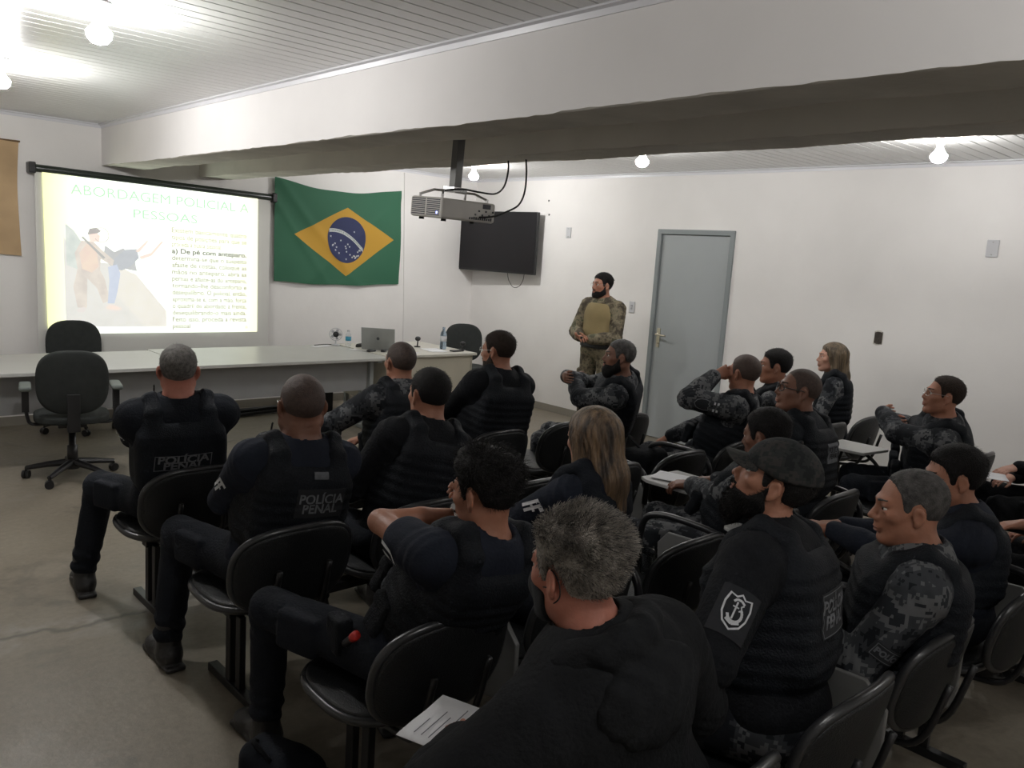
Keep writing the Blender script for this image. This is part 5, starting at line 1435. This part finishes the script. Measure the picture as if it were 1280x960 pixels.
# A: front row left, grey hair, arms folded
PP['A'] = person('seated man with short grey hair and folded arms, front row by the swivel chair', (1.42, 3.77, .545), (1.375, 3.66, 1.30), 14, G_,
    skin='red', hair=hair(.003, .007, 'hair_greyshort', amp=.0008), bulk=1.2, fat=.5, haz=20, hpitch=2, shirt='navy', vest_mat='vest_navy', molle=False, seed=11, neck=.060, sleeve=1.2, shirt_off=.014,
    vest_off=.026, legL=dict(kw=(1.19, 4.17, .545), aw=(1.12, 4.20, .11)), radio=-1, h=.006, foldneck=False, **crossed(.90))
fr = PP['A']
decal(fr, 'vest', fr['tp'](.0, -.2, .60), -fr['f'], fr['u'], .245, .082, text='POLÍCIA\nPENAL', size=.050, tm='grey_print', border=.0035, shear=.10, tsx=1.15, ls=.62, bold=.0015)
# B: second row left, shaved head
PP['B'] = person('seated man with shaved brown head and navy sleeves, second row, white lettering on his vest', (1.45, 2.84, .545), (1.50, 2.76, 1.295), 8, G_,
    skin='brown', hair=dict(BUZZ, mat='stubble_dark'), bulk=1.17, fat=1.2, haz=14, hpitch=1, seed=12, neck=.064, shirt='navy_shirt', foldneck=True, hs=1.04, radio=-1, glasses=True, glasses_mat='chrome',
    legL=dict(kw=(1.24, 3.28, .56), aw=(1.19, 3.27, .11)), **crossed(.80, .26))
fr = PP['B']
decal(fr, 'vest', fr['tp'](.045, -.2, .685), -fr['f'], fr['u'], .19, .115, plate='patch_black', text='POLÍCIA\nPENAL', size=.050, tm='grey_print', ls=.78, tsx=.95, bold=.0012)
decal(fr, 'vest', fr['tp'](.035, -.2, .90), -fr['f'], fr['u'], .055, .022, plate='grey_print2', name='name_tape')
# C: third row left, thick black hair, hand at his face
PP['C'] = person('seated young man with thick black hair, bare forearm raised, silver wristwatch, third row', (1.46, 1.93, .545), (1.52, 1.71, 1.222), 6, G_,
    skin='tan', hair=hair(.006, .024, 'hair_black', amp=.003, freq=70, vol=.01, strands=dict(n=3500, len=.035, lift=.5, comb=(0, -.3, 0), jit=.5, mats=['hair_black'], r=.0009)), bulk=1.0, haz=-16, hpitch=-6, seed=13, h=.0055,
    sleeve=.42, sleeve_off=.014, shirt='navy_shirt', armw=.92, neck=.054, shw=.180, pouches=5,
    armL=dict(w=(1.60, 1.91, .965), pole=(-.35, 1.0, .05), dir=(.6, .0, .2), palm=(0, -.3, 1), curl=.5), armR=dict(w=(1.74, 1.98, .94), pole=(.8, 0, -.6), dir=(-.3, .3, .5), palm=(-1, 0, .2), curl=.6),
    legL=dict(kw=(1.22, 2.42, .56), aw=(1.25, 2.50, .11)))
fr = PP['C']
# D: front row, camouflage sleeves, leaning on his knees
PP['D'] = person('seated man with shaved head leaning forward, grey camouflage sleeves, front row before the desk', (2.62, 3.70, .545), (2.66, 3.78, 1.27), -2, G_,
    skin='tan', hair=BUZZ, bulk=1.05, haz=2, hpitch=2, seed=14, shirt='camo', trouser='camo', neck=.058, sleeve_off=.008, nb=(0, .02, 0),
    armL=dict(l=(-.20, .40, .66), pole=(-1, .0, -.1), dir=(.8, .6, -.2)), armR=dict(l=(.05, .42, .64), pole=(1, -.1, -.4), dir=(-.8, .6, -.2)))
# E: front row, dark hair and glasses
PP['E'] = person('seated man with dark cropped hair, beard and clear glasses, front row right of the desk', (3.24, 3.70, .545), (3.27, 3.64, 1.335), 4, G_,
    skin='tan', hair=hair(.005, .013, 'hair_brown', amp=.0012), bulk=1.22, haz=-22, hpitch=-3, seed=15, shirt='black', glasses=True, glasses_mat='chrome', beard=dict(t=.006, mat='hair_brown'), neck=.056, **crossed(.86))
# F: second row, black hair
PP['F'] = person('seated man with neat black hair and plain black vest, second row beside the shaved man', (2.03, 2.84, .545), (2.16, 2.84, 1.275), 4, G_,
    skin='tan', hair=hair(.0035, .011, 'hair_black', amp=.001), bulk=1.15, haz=0, seed=16, shirt='black', neck=.060, hpitch=2, fat=.6, **lap())
# G: front row, bearded man turned sideways
PP['G'] = person('seated bearded man with greying hair turned sideways, camouflage sleeves folded, in front of the speaker', (4.36, 3.66, .545), (4.24, 3.50, 1.285), -34, G_,
    skin='brown', hair=hair(.0025, .006, 'hair_salt', amp=.0006), beard=dict(t=.013, mat='hair_black', long=.01), bulk=1.12, haz=-52, hpitch=4, seed=17, shirt='camo', trouser='camo', sleeve_off=.008, neck=.060, brow='hair_salt',
    **crossed(.96, .28))
fr = PP['G']
decal(fr, 'vest', fr['tp'](.05, -.2, .55), -fr['f'], fr['u'], .13, .10, plate='tan_patch', text='POLÍCIA\nPENAL', size=.034, tm='grey_print2', ls=.8)
# H: third row, blond woman
def long_hair(k=1):
    def ex(fr):
        Hc, HB = fr['Hc'], fr['HB']; L = lambda x, y, z: Hc + HB @ arr([x, y, z])
        P = [p_cap(L(0, -.035, .02), L(0, -.075, -.14), .088, .078, k=.04), p_cap(L(0, -.075, -.14), L(.01, -.100, -.24), .080, .050, k=.03)]
        for s in (-1, 1): P.append(p_cap(L(s * .066, -.012, .01), L(s * .082, -.02, -.13), .026, .030, k=.03))
        if k == 1:
            P.append(p_cap(L(-.075, -.03, -.12), L(-.13, .03, -.22), .036, .028, k=.03)); P.append(p_cap(L(-.13, .03, -.22), L(-.17, .10, -.30), .028, .014, k=.02))
        return P
    return ex
def ridge(P, fr):
    q = (P - fr['Hc']) @ fr['HB']; a = np.arctan2(q[:, 0], -q[:, 1] - .02)
    return (.0028 * np.sin(a * 26 + 5 * np.sin(q[:, 2] * 14) + 2 * np.sin(a * 5)) + .0018 * np.sin(a * 57 + 6 * np.sin(q[:, 2] * 9))) * smoothbend(-q[:, 2], -.12, -.02)
PP['H'] = person('seated woman with long blond-streaked hair over a navy jacket, third row behind the grey-haired man', (2.12, 1.96, .545), (2.23, 1.94, 1.25), -4, G_,
    skin='fair', hair=dict(t0=.010, t1=.014, mat='hair_blond', amp=.001, freq=60, extra=long_hair(1), h=.005), ridge=ridge, bulk=.86, haz=2, hpitch=-6, seed=18, shirt='navy_shirt', neck=.045, hs=.95, s=.93, vest_mat='navy', molle=False,
    armL=dict(w=(2.10, 2.27, .755), pole=(-.9, -.3, -.1), dir=(.3, .9, -.1), curl=.4), armR=dict(l=(.12, .28, .70), pole=(.8, -.2, -.6), dir=(-.6, .7, -.1)), sleeve=1.45, armw=.88, h=.0055)
fr = PP['H']
decal(fr, 'vest', fr['tp'](.085, -.12, .47), -fr['f'] * .85 + fr['r'] * .5, fr['u'], .18, .07, plate='patch_black', text='POLÍCIA', size=.056, tm='grey_print', border=.003)
# I: nearest, grey-haired man in a hoodie with a face mask
PP['I'] = person('nearest man with thick grey hair and a black face mask, in a black hooded sweatshirt', (1.38, 1.00, .545), (1.27, 1.12, 1.242), 4, G_,
    skin='red', shdrop=.095, hair=hair(.010, .024, 'hair_grey', amp=.0025, freq=80, h=.004, strands=dict(n=16000, len=.027, lift=.9, comb=(.10, -.45, .12), jit=.40, clump=.45, mats=['hair_grey', 'hair_salt', 'hair_grey'], r=.0007)), bulk=1.22, haz=-4, hpitch=-4, seed=19, shirt='hoodie', hood=True, h=.0045,
    neck=.062, vest=False, brow='hair_grey', fold=.006, shirt_off=.026, sleeve_off=.010, hc=.0075, shw=.178, ear=1.15, trouser='black', hs=1.03,
    armL=dict(l=(-.27, .26, .68), pole=(-1, -.2, -.3), dir=(.4, .8, 0), curl=.5), armR=dict(l=(.16, .28, .66), pole=(.8, -.3, -.6)), sleeve=1.9)
fr = PP['I']; R_ = fr['root']
Nb, f_, u_, r_ = fr['Nb'], fr['f'], fr['u'], fr['r']
ring = [Nb + r_ * .108 * math.sin(a) - f_ * (.022 + .098 * math.cos(a)) + u_ * (.018 + .022 * math.cos(a)) for a in np.linspace(-2.45, 2.45, 15)]
ph_ = [p_cap(a, b_, .034, .034, k=.012) for a, b_ in zip(ring, ring[1:])]
ph_ += [p_ell(Nb - f_ * .140 - u_ * .070, (.145, .040, .080), fr['RT'], k=.03), p_ell(Nb - f_ * .150 - u_ * .125, (.090, .032, .060), fr['RT'], k=.05)]
ph_ += [p_ell(Nb - f_ * .005 + u_ * .045, (.078, .080, .085), fr['RT'], k=.012, mode='s')]
part('hood', ph_, .006, M['hoodie'], R_, amp=.005, freq=40, seed=4, disp=lambda P: .0025 * np.sin(((P - Nb) @ r_) * 95 + 4 * np.sin(((P - Nb) @ u_) * 30)))
def mask_fn(x, y, z):
    d = skull(x, y, z, .2) - .007
    d = smin(d, ell_f(x, y, z, (0, .092, -.05), (.034, .026, .036)), .02)
    d = smax(d, z + .012 + np.clip(.10 - y, 0, .1) * .45, .006); d = smax(d, (.028 - y), .006)
    return smax(d, -.128 - z + 0 * y, .006)
part('face_mask', [p_fn(mask_fn, fr['Hc'], .15, fr['HB'], k=.01, scale=fr['hs'])], .004, M['mask'], R_, amp=.0008, freq=60)
bm = bmesh.new(); Hq = lambda x, y, z: fr['Hc'] + fr['HB'] @ arr([x, y, z]) * fr['hs']
for s in (-1, 1): tube(bm, spline([Hq(s * .062, .034, -.030), Hq(s * .073, .012, -.020), Hq(s * .080, .004, .012), Hq(s * .086, -.012, .020), Hq(s * .086, -.028, .0), Hq(s * .080, -.026, -.030), Hq(s * .070, -.004, -.052), Hq(s * .060, .028, -.070)], 5), .0016, 6)
bm_obj('ear_loops', bm, M['mask'], R_, smooth=True)
# J: second row, hand at his ear
PP['J'] = person('seated man with cropped hair, camouflage sleeve raised, hand at his ear, before the door', (4.44, 2.86, .545), (4.52, 2.72, 1.275), -22, G_,
    skin='tan', hair=dict(BUZZ, t1=.006, mat='stubble_dark'), bulk=1.08, haz=4, hpitch=2, seed=20, shirt='camo', sleeve_off=.010, trouser='camo', neck=.056,
    armL=dict(w=(4.37, 2.83, 1.135), pole=(-.6, .9, -.15), dir=(.5, -.6, .35), palm=(.9, .1, 0), curl=.45), armR=dict(l=(.12, .30, .66)))
fr = PP['J']
# K
PP['K'] = person('seated man with short black hair in profile, behind the shoulder of the man with glasses', (5.1, 2.86, .545), (5.03, 2.80, 1.285), -20, G_,
    skin='tan', hair=hair(.004, .012, 'hair_black'), bulk=1.05, haz=-38, seed=21, shirt='camo', **lap())
# L
PP['L'] = person('seated balding man with black glasses, head raised, lettered vest, middle of the third row', (3.92, 1.98, .545), (3.93, 2.04, 1.315), -6, G_,
    skin='brown', hair=dict(BUZZ, mat='stubble_dark', t0=.0008, t1=.0008, front=.02), bulk=1.14, fat=1.0, haz=-46, hpitch=9, seed=22, shirt='vest_navy', glasses=True, glasses_r=.0022, neck=.062, hs=1.02, **lap())
fr = PP['L']
decal(fr, 'vest', fr['tp'](.03, -.2, .70), -fr['f'], fr['u'], .15, .10, plate='grey_print2', text='POLÍCIA\nPENAL', size=.040, tm='patch_black', ls=.8)
# M: woman at the wall
PP['M'] = person('seated woman with long straight brown hair by the right wall, camouflage sleeve', (6.12, 2.86, .545), (6.08, 2.92, 1.285), -24, G_,
    skin='fair', hair=dict(t0=.010, t1=.014, mat='hair_blond2', amp=.001, freq=60, extra=long_hair(0), h=.006), ridge=ridge, bulk=.9, haz=-42, hpitch=2, seed=23, shirt='camo', neck=.045, hs=.95, s=.94, brow='hair_brown', **lap())
fr = PP['M']
decal(fr, 'vest', fr['tp'](.0, -.2, .52), -fr['f'], fr['u'], .16, .10, plate='tan_patch')
# N: right side, folded camouflage arms, glasses
PP['N'] = person('seated man with thin glasses and folded camouflage arms against the bare right wall', (5.22, 1.80, .545), (5.06, 1.73, 1.262), -26, G_,
    skin='tan', hair=hair(.003, .010, 'hair_brown', hl=[-.070, -.072, -.066, -.050, .010, .026, .022, -.012, -.010, .036, .058, .070, .080, .09]), bulk=1.18, haz=-38, hpitch=8, seed=24, shirt='camo', sleeve_off=.010, glasses=True, glasses_mat='chrome', glasses_r=.0012, neck=.058, armL=dict(l=(.07, .30, .975), pole=(-.9, .1, -.4), dir=(1, -.2, -.1), palm=(0, -1, 0), curl=.7), armR=dict(l=(.12, .25, .93), pole=(.9, -.1, -.5), dir=(-1, -.5, -.2), palm=(0, -1, 0), curl=.9))
# O: behind the cap
PP['O'] = person('seated man mostly hidden behind the cap, camouflage sleeve and black wristwatch on a tablet', (3.22, 1.95, .545), (3.21, 1.79, 1.20), -10, G_,
    skin='brown', hair=hair(.006, .016, 'hair_black', amp=.002), bulk=1.0, haz=-6, hpitch=-10, seed=25, shirt='camo', trouser='camo', sleeve_off=.008,
    armL=dict(w=(3.30, 2.20, .745), pole=(-.8, -.2, -.5), dir=(-.2, 1, -.1), palm=(.2, 0, -1), curl=.55), armR=dict(w=(3.46, 2.18, .75), pole=(.8, -.2, -.6), dir=(-.3, 1, -.1), palm=(0, 0, -1), curl=.5))
# P: man in the cap
PP['P'] = person('bearded man in a dark camouflage cap looking up, shield emblem on his black sleeve', (2.06, 1.02, .545), (2.10, 1.13, 1.315), -12, G_,
    skin='tan', hair=hair(.005, .012, 'hair_black'), beard=dict(t=.009, mat='hair_black', long=.018, amp=.002), bulk=1.10, haz=-30, hpitch=22, seed=26, shirt='black', neck=.056, h=.0045, trouser='camo', shirt_off=.016, sleeve_off=.010, vest_off=.034, shw=.185,
    armL=dict(l=(-.22, .24, .66), pole=(-1, -.35, -.2), dir=(.3, .9, -.1)), armR=dict(l=(.06, .30, .66), pole=(.25, -.3, -.9)))
fr = PP['P']
def dome(x, y, z):
    d = ell_f(x, y, z, (0, -.010, .036), (.090, .112, .098))
    d = smax(d, (.026 + np.clip(-y, 0, .12) * .22 - z), .008)
    return smax(d, -ell_f(x, y, z, (0, -.014, .026), (.080, .100, .088)), .003)
cap_o, _, _ = part('cap', [p_fn(dome, fr['Hc'], .16, fr['HB'], k=.01)], .0045, M['camo_dark'], fr['root'], amp=.0008, freq=50)
def brim(x, y, z):
    zz = z - .038 + x * x * 5.0 + (y - .09) * .22
    d = np.maximum(np.sqrt((x / .078) ** 2 + ((y - .085) / .098) ** 2) - 1, 0) * .06
    d = smax(np.abs(zz) - .0028, np.sqrt((x / .076) ** 2 + ((y - .080) / .082) ** 2) * .08 - .08, .004)
    return smax(d, .060 - y, .004)
part('brim', [p_fn(brim, fr['Hc'], .20, fr['HB'], k=.003)], .0035, M['camo_dark'], cap_o)
bm = bmesh.new(); sphere(bm, Vector(fr['Hc'] + fr['HB'] @ arr([0, -.01, .135])), .007, seg=10, rings=6); bm_obj('cap_button', bm, M['camo_dark'], cap_o, smooth=True)
# back patch seen edge-on
decal(fr, 'vest', fr['tp'](.0, -.2, .62), -fr['f'], fr['u'], .20, .12, plate='patch_black', text='POLÍCIA\nPENAL', size=.052, tm='grey_print', ls=.8, border=.003)
def sleeve_decal(fr, sd, t, w, hgt, **k):
    E = fr['arm'][sd][0]; S = fr['sh'][sd]; c = S + (E - S) * t; d = unit(E - S)
    n = k.pop('n', None); n = unit(arr(n)) if n is not None else unit(fr['r'] * sd); n = unit(n - d * (n @ d))
    return decal(fr, 'shirt', c + n * .02, n, -d, w, hgt, **k)
# shield emblem: outline, shackled-anchor like motif
def shield():
    out = [(-.030, .046), (-.012, .040), (0, .050), (.012, .040), (.030, .046), (.036, .020), (.034, -.010), (.024, -.034), (0, -.050), (-.024, -.034), (-.034, -.010), (-.036, .020)]
    inn = [(x * .87, y * .89) for x, y in out]; V = out + inn; n = len(out)
    F = [(i, (i + 1) % n, n + (i + 1) % n, n + i) for i in range(n)]
    P = [('emblem_outline', 'white_print', V, F)]
    V2, F2 = [], []
    def strip(pts, w):
        for (x0, y0), (x1, y1) in zip(pts, pts[1:]):
            dx, dy = x1 - x0, y1 - y0; L = math.hypot(dx, dy) + 1e-9; nx_, ny_ = -dy / L * w, dx / L * w; s0 = len(V2)
            V2.extend([(x0 + nx_, y0 + ny_), (x1 + nx_, y1 + ny_), (x1 - nx_, y1 - ny_), (x0 - nx_, y0 - ny_)]); F2.append((s0, s0 + 1, s0 + 2, s0 + 3))
    strip([(-.004, .026), (-.004, -.020)], .0022); strip([(-.012, .012), (.004, .012)], .0018)
    strip([(.018 * math.cos(a), -.006 + .020 * math.sin(a)) for a in np.linspace(-2.9, .9, 14)], .0035)
    strip([(.006, .004), (.012, .010), (.008, .018), (.014, .024)], .0018)
    strip([(-.018, -.024), (.0, -.032), (.018, -.022)], .0035); strip([(-.014, .024), (-.008, .032), (.004, .032), (.014, .026)], .0030)
    P.append(('emblem_motif', 'white_print', V2, F2))
    return P
sleeve_decal(fr, -1, .58, .10, .13, plate='patch_black', polys=shield(), name='sleeve_emblem', n=-fr['r'] * 1.0 - fr['f'] * .45)
# Q: greying man in profile
PP['Q'] = person('seated man in profile with receding greying hair, camouflage sleeve, right of the cap', (2.66, .95, .545), (2.63, .95, 1.205), -26, G_,
    skin='tan', hair=hair(.0025, .006, 'hair_salt', amp=.0007, hl=[-.072, -.074, -.068, -.052, .008, .026, .022, -.008, .0, .050, .070, .088, .105, .12]), bulk=1.12, haz=-38, hpitch=-4, seed=27, shirt='camo', sleeve_off=.012, neck=.060, h=.0045, hs=1.03, nose=1.15, brow='hair_salt',
    armL=dict(l=(-.10, .33, .68), pole=(-.45, -.4, -.7), dir=(.3, .8, 0)), armR=dict(l=(.14, .28, .66)), vest_off=.036)
fr = PP['Q']
decal(fr, 'vest', fr['tp'](.02, -.2, .50), -fr['f'], fr['u'], .20, .11, plate='patch_black', text='POLÍCIA\nPENAL', size=.048, tm='grey_print2', ls=.8, border=.003)
sleeve_decal(fr, -1, .70, .11, .05, plate='patch_black', text='POLÍCIA', size=.026, tm='grey_print2', border=.002, name='sleeve_patch', n=-fr['r'] - fr['f'] * .6)
# R
PP['R'] = person('seated man with black hair mostly hidden behind the greying man, navy shirt', (3.30, .98, .545), (3.26, 1.04, 1.19), -28, G_,
    skin='tan', hair=hair(.008, .018, 'hair_black', amp=.0015), bulk=1.0, haz=-42, hpitch=-6, seed=28, shirt='navy_shirt', vest=True, vest_mat='vest_navy',
    armL=dict(w=(3.14, 1.42, .78), pole=(-.8, -.2, -.6), dir=(.2, 1, .1)), armR=dict(w=(3.3, 1.45, .76), pole=(.8, -.2, -.6), dir=(-.4, 1, 0)))
# S and U at the right edge
PP['S'] = person('person cut off by the right edge, hand and forearm in reach of the nearest row', (4.42, .70, .545), (4.50, .66, 1.28), -20, G_,
    skin='tan', hair=hair(), bulk=1.05, haz=-30, seed=29, shirt='black', trouser='black', sleeve=1.4, armL=dict(w=(4.16, 1.00, .74), pole=(-.6, -.5, -.6), dir=(-.25, .9, -.15), palm=(0, 0, -1), curl=.3), armR=dict(l=(.12, .3, .66)), h=.0075)
PP['U'] = person('person at the right edge with only a fingertip on the white paper in view', (5.60, 1.12, .545), (5.7, 1.08, 1.26), -30, G_,
    skin='fair', hair=hair(), bulk=1.0, haz=-30, seed=30, shirt='black', trouser='black', armL=dict(w=(5.36, 1.38, .76), pole=(-.6, -.5, -.6), dir=(-.5, .8, -.15), palm=(0, 0, -1), curl=.25), armR=dict(l=(.12, .3, .66)), h=.0075)
# T: the speaker, standing
PP['T'] = person('standing bearded speaker in tan shirt and brown camouflage, hands together, left of the door', (6.02, 5.24, .94), (5.99, 5.23, 1.685), -98, None, standing=True,
    skin='tan', hair=hair(.004, .016, 'hair_black', amp=.001), beard=dict(t=.008, mat='hair_black'), bulk=1.02, haz=-78, hpitch=2, seed=31, shirt='camo_tan', trouser='camo_tan', vest=False, glasses=True, glasses_mat='chrome', glasses_r=.0012, neck=.058, sleeve_off=.010, h=.0065, shz=.05,
    armL=dict(l=(-.04, .24, 1.06), pole=(-.8, -.5, -.4), dir=(.7, .6, .05), palm=(0, -.5, .6), curl=.5), armR=dict(l=(.06, .24, 1.07), pole=(.8, -.5, -.4), dir=(-.7, .6, .1), palm=(0, -.4, -.8), curl=.5))
fr = PP['T']
hip, u_, f_, r_, Lt, RT = fr['hipL'], fr['u'], fr['f'], fr['r'], fr['Lt'], fr['RT']
Pk = [p_ell(hip + u_ * Lt * .33 + f_ * .012, (.146 * 1.04 + .026, .108 * 1.04 + .030, .185), RT, k=.05), p_ell(hip + u_ * Lt * .68 - f_ * .004, (.165 * 1.04 + .018, .112 * 1.04 + .030, .205), RT, k=.05), p_ell(hip + u_ * .04, (.165 * 1.02 + .014, .125 + .02, .125), RT, k=.04),
      p_plane(hip + u_ * Lt * .965, u_, k=.02), p_plane(hip + u_ * .04, -u_, k=.01)]
for sd in (-1, 1): Pk.append(p_ell(fr['sh'][sd] + r_ * sd * .060 - u_ * .03, (.070, .16, .17), RT, k=.02, mode='s'))
part('knit_panel', Pk, .007, M['khaki'], fr['root'], amp=.0022, freq=26, seed=4)
part('belt', [p_ell(hip + u_ * .055, (.165 * 1.02 + .026, .125 + .034, .2), RT, k=.01), p_plane(hip + u_ * .078, u_, k=.004), p_plane(hip + u_ * .030, -u_, k=.004)], .007, M['steel_black'], fr['root'])
bm = bmesh.new(); box(bm, (-.01, -.03, -.012), (.01, .03, .012), Matrix.Translation(fr['arm'][-1][1] + arr([.03, .055, .015]))); bm_obj('remote_control', bm, M['plastic_black'], fr['root'], bevel=.003)

# sleeve marks
def bars(k):
    V, F = [], []
    def q(x0, y0, x1, y1, sk=.2):
        s0 = len(V); V.extend([(x0 + y0 * sk, y0), (x1 + y0 * sk, y0), (x1 + y1 * sk, y1), (x0 + y1 * sk, y1)]); F.append((s0, s0 + 1, s0 + 2, s0 + 3))
    if k == 0:
        for x in (-.028, -.008): q(x, -.035, x + .012, .035)
        q(-.028, .020, .02, .035); q(-.028, -.006, .012, .004)
    elif k == 1:
        q(-.030, -.026, -.018, .030); q(-.030, .022, .020, .030); q(-.005, -.020, .016, .012); q(.020, -.026, .026, .030)
    else:
        q(-.03, -.016, .03, -.006, 0); q(-.03, .004, .03, .016, 0)
    return [('printed_marks', 'white_print', V, F)]
for k_, sd, t, kk, nn in (('A', -1, .35, 1, (-.6, -.7)), ('B', -1, .55, 0, (-1, -.35)), ('C', -1, .42, 1, (-.7, -.9)), ('H', -1, .45, 0, (-1, -.3)), ('J', -1, .42, 2, (-1, -.3))):
    fr = PP[k_]
    sleeve_decal(fr, sd, t, .07, .08, polys=bars(kk), name='sleeve_print', n=fr['r'] * -nn[0] * sd * 1.0 * (1 if sd > 0 else 1) + fr['f'] * nn[1])
fr = PP['J']; sleeve_decal(fr, -1, .72, .075, .08, plate='patch_black', polys=[('emblem_motif', 'grey_print', shield()[0][2], shield()[0][3])], name='sleeve_emblem', n=-fr['r'] - fr['f'] * .3)
# wrist things
def watch(fr, sd, m_band, m_face, t=.10):
    E, Wp = fr['arm'][sd][0], fr['arm'][sd][1]; d = unit(Wp - E); c = Wp - d * .02
    a = unit(np.cross(d, arr([0, 0, 1.]))); b_ = np.cross(a, d)
    bm = bmesh.new()
    for k in (-.006, .0, .006): tube(bm, [c + d * k + (a * math.cos(q) + b_ * math.sin(q)) * .0315 for q in np.linspace(0, 2 * PI, 22, endpoint=False)], .0042, 6, closed=True)
    w = bm_obj('wristwatch', bm, m_band, fr['root'], smooth=True)
    n_ = unit(b_ * .8 - a * .4 * sd)
    Mx = Matrix.Translation(Vector(c + n_ * .031)) @ Vector(n_).to_track_quat('Z', 'Y').to_matrix().to_4x4()
    bm = bmesh.new(); lathe(bm, [(.018, 0), (.019, .004), (.017, .009), (.015, .0095)], 20, Mx); bm_obj('watch_case', bm, m_face, w)
watch(PP['C'], -1, M['chrome'], M['chrome']); watch(PP['O'], -1, M['plastic_black'], M['dark_metal'])
# cuff stripes of the hooded man
fr = PP['I']; E, Wp = fr['arm'][-1][0], fr['arm'][-1][1]; V, F = [], []
for j in range(3):
    for i in range(12):
        a0, a1 = -.9 + 1.8 * i / 12, -.9 + 1.8 * (i + 1) / 12; s0 = len(V); ra, rb = .020 + j * .012, .026 + j * .012
        V += [(ra * math.sin(a0), ra * math.cos(a0)), (ra * math.sin(a1), ra * math.cos(a1)), (rb * math.sin(a1), rb * math.cos(a1)), (rb * math.sin(a0), rb * math.cos(a0))]; F.append((s0, s0 + 1, s0 + 2, s0 + 3))
sleeve_decal(fr, -1, .72, .12, .12, polys=[('printed_stripes', 'white_print', V, F)], name='sleeve_print', n=-fr['r'] - fr['f'] * .2)
# belt kit of C: holster and a red-capped torch
fr = PP['C']; c = fr['hipL'] + arr([-.20, .02, .05])
part('belt_pouch', [p_box(c + arr([0, .10, 0]), (.028, .045, .06), rd=.012, k=.01)], .006, M['vest'], fr['root'], amp=.001, freq=40)
bm = bmesh.new(); tube(bm, [c + arr([-.01, -.03, .05]), c + arr([-.012, .03, .00])], .013, 10); tq = bm_obj('torch', bm, M['plastic_black'], fr['root'], smooth=True)
bm = bmesh.new(); tube(bm, [c + arr([-.010, -.035, .054]), c + arr([-.0105, -.015, .037])], .0145, 12); bm_obj('torch_red_band', bm, M['red_tape'], tq, smooth=True)

# ------------------------------------------------------------------ loose things among the seats
sheet(2.20, 2.29, .724, .21, .297, -.4, 'white printed paper under the forearm of the blond woman', lines=9)
sheet(3.40, 2.36, .727, .16, .24, .3, 'white paper on the writing tablet beside the black wristwatch')
sheet(5.12, 1.50, .727, .20, .28, .4, 'white paper on the tablet at the right edge, behind the black-haired man')
sheet(1.215, 1.36, .64, .21, .297, .35, 'white printed sheet beside the left arm of the hooded man', lines=11)
cp = empty('plastic_cup', (2.80, 2.06, .458)); tag(cp, 'clear plastic cup standing on the empty third-row seat with the armrest', 'cup')
bm = bmesh.new(); lathe(bm, [(.026, 0), (.038, .095), (.040, .098), (.0365, .095), (.025, .003)], 24); bm_obj('cup_wall', bm, M['glass_clear'], cp, smooth=True)
def bag(name, prims, label, cat, m='black', h=.007, amp=.004, extras=None):
    t = empty(name, (0, 0, 0)); tag(t, label, cat)
    part('bag_body', prims, h, M[m], t, amp=amp, freq=24, seed=6)
    if extras: extras(t)
    return t
def straps(t):
    bm = bmesh.new(); tube(bm, spline([(4.04, 3.10, .64), (4.02, 3.18, .71), (4.12, 3.22, .67)], 6), .008, 6); bm_obj('strap', bm, M['black'], t, smooth=True)
bag('shoulder_bag', [p_box((4.08, 3.10, .56), (.15, .11, .09), rd=.06, k=.03), p_box((4.25, 3.16, .54), (.08, .09, .06), rd=.04, k=.03)], 'black soft bag lying on the empty seat below the grey door', 'bag', extras=straps)
bag('backpack', [p_box((1.18, 2.30, .07), (.075, .11, .07), basis(-20), rd=.05, k=.03), p_ell((1.24, 2.22, .06), (.08, .09, .055), k=.04)], 'dark navy backpack on the floor at the feet of the man with the wristwatch', 'bag', m='navy',
    extras=lambda t: bm_obj('strap', (lambda b: (tube(b, spline([(1.14, 2.24, .12), (1.11, 2.30, .17), (1.16, 2.37, .12)], 6), .009, 6), b)[1])(bmesh.new()), M['black'], t, smooth=True))
# ------------------------------------------------------------------ camera and light
def cam_axes(yaw, pitch, roll):
    cy, sy, cp, sp = math.cos(yaw), math.sin(yaw), math.cos(pitch), math.sin(pitch)
    f = arr([sy * cp, cy * cp, sp]); r = arr([cy, -sy, 0]); u = np.cross(r, f); cr, sr = math.cos(roll), math.sin(roll)
    return cr * r + sr * u, -sr * r + cr * u, f
r, u, f = cam_axes(.7520, -.1535, .0657)
cd = bpy.data.cameras.new('camera'); cam = bpy.data.objects.new('camera', cd); COL.objects.link(cam)
cd.sensor_fit = 'HORIZONTAL'; cd.sensor_width = 36; cd.lens = 1021 / 1280 * 36; cd.clip_start = .05; cd.clip_end = 60
Mc = Matrix(((r[0], u[0], -f[0], 0), (r[1], u[1], -f[1], 0), (r[2], u[2], -f[2], 1.78), (0, 0, 0, 1)))
cam.matrix_world = Mc; SC.camera = cam
w = bpy.data.worlds.new('world'); SC.world = w; w.use_nodes = True
w.node_tree.nodes['Background'].inputs['Color'].default_value = (.5, .52, .55, 1); w.node_tree.nodes['Background'].inputs['Strength'].default_value = .0
vs_ = SC.view_settings; vs_.view_transform = 'Standard'; vs_.look = 'None'; vs_.gamma = 1; vs_.use_curve_mapping = False; vs_.exposure = 0.0
SC.cycles.max_bounces = 9; SC.cycles.diffuse_bounces = 8; SC.cycles.glossy_bounces = 3; SC.cycles.transmission_bounces = 6
SC.cycles.sample_clamp_indirect = 4; SC.cycles.use_denoising = True; SC.cycles.caustics_reflective = False; SC.cycles.caustics_refractive = False
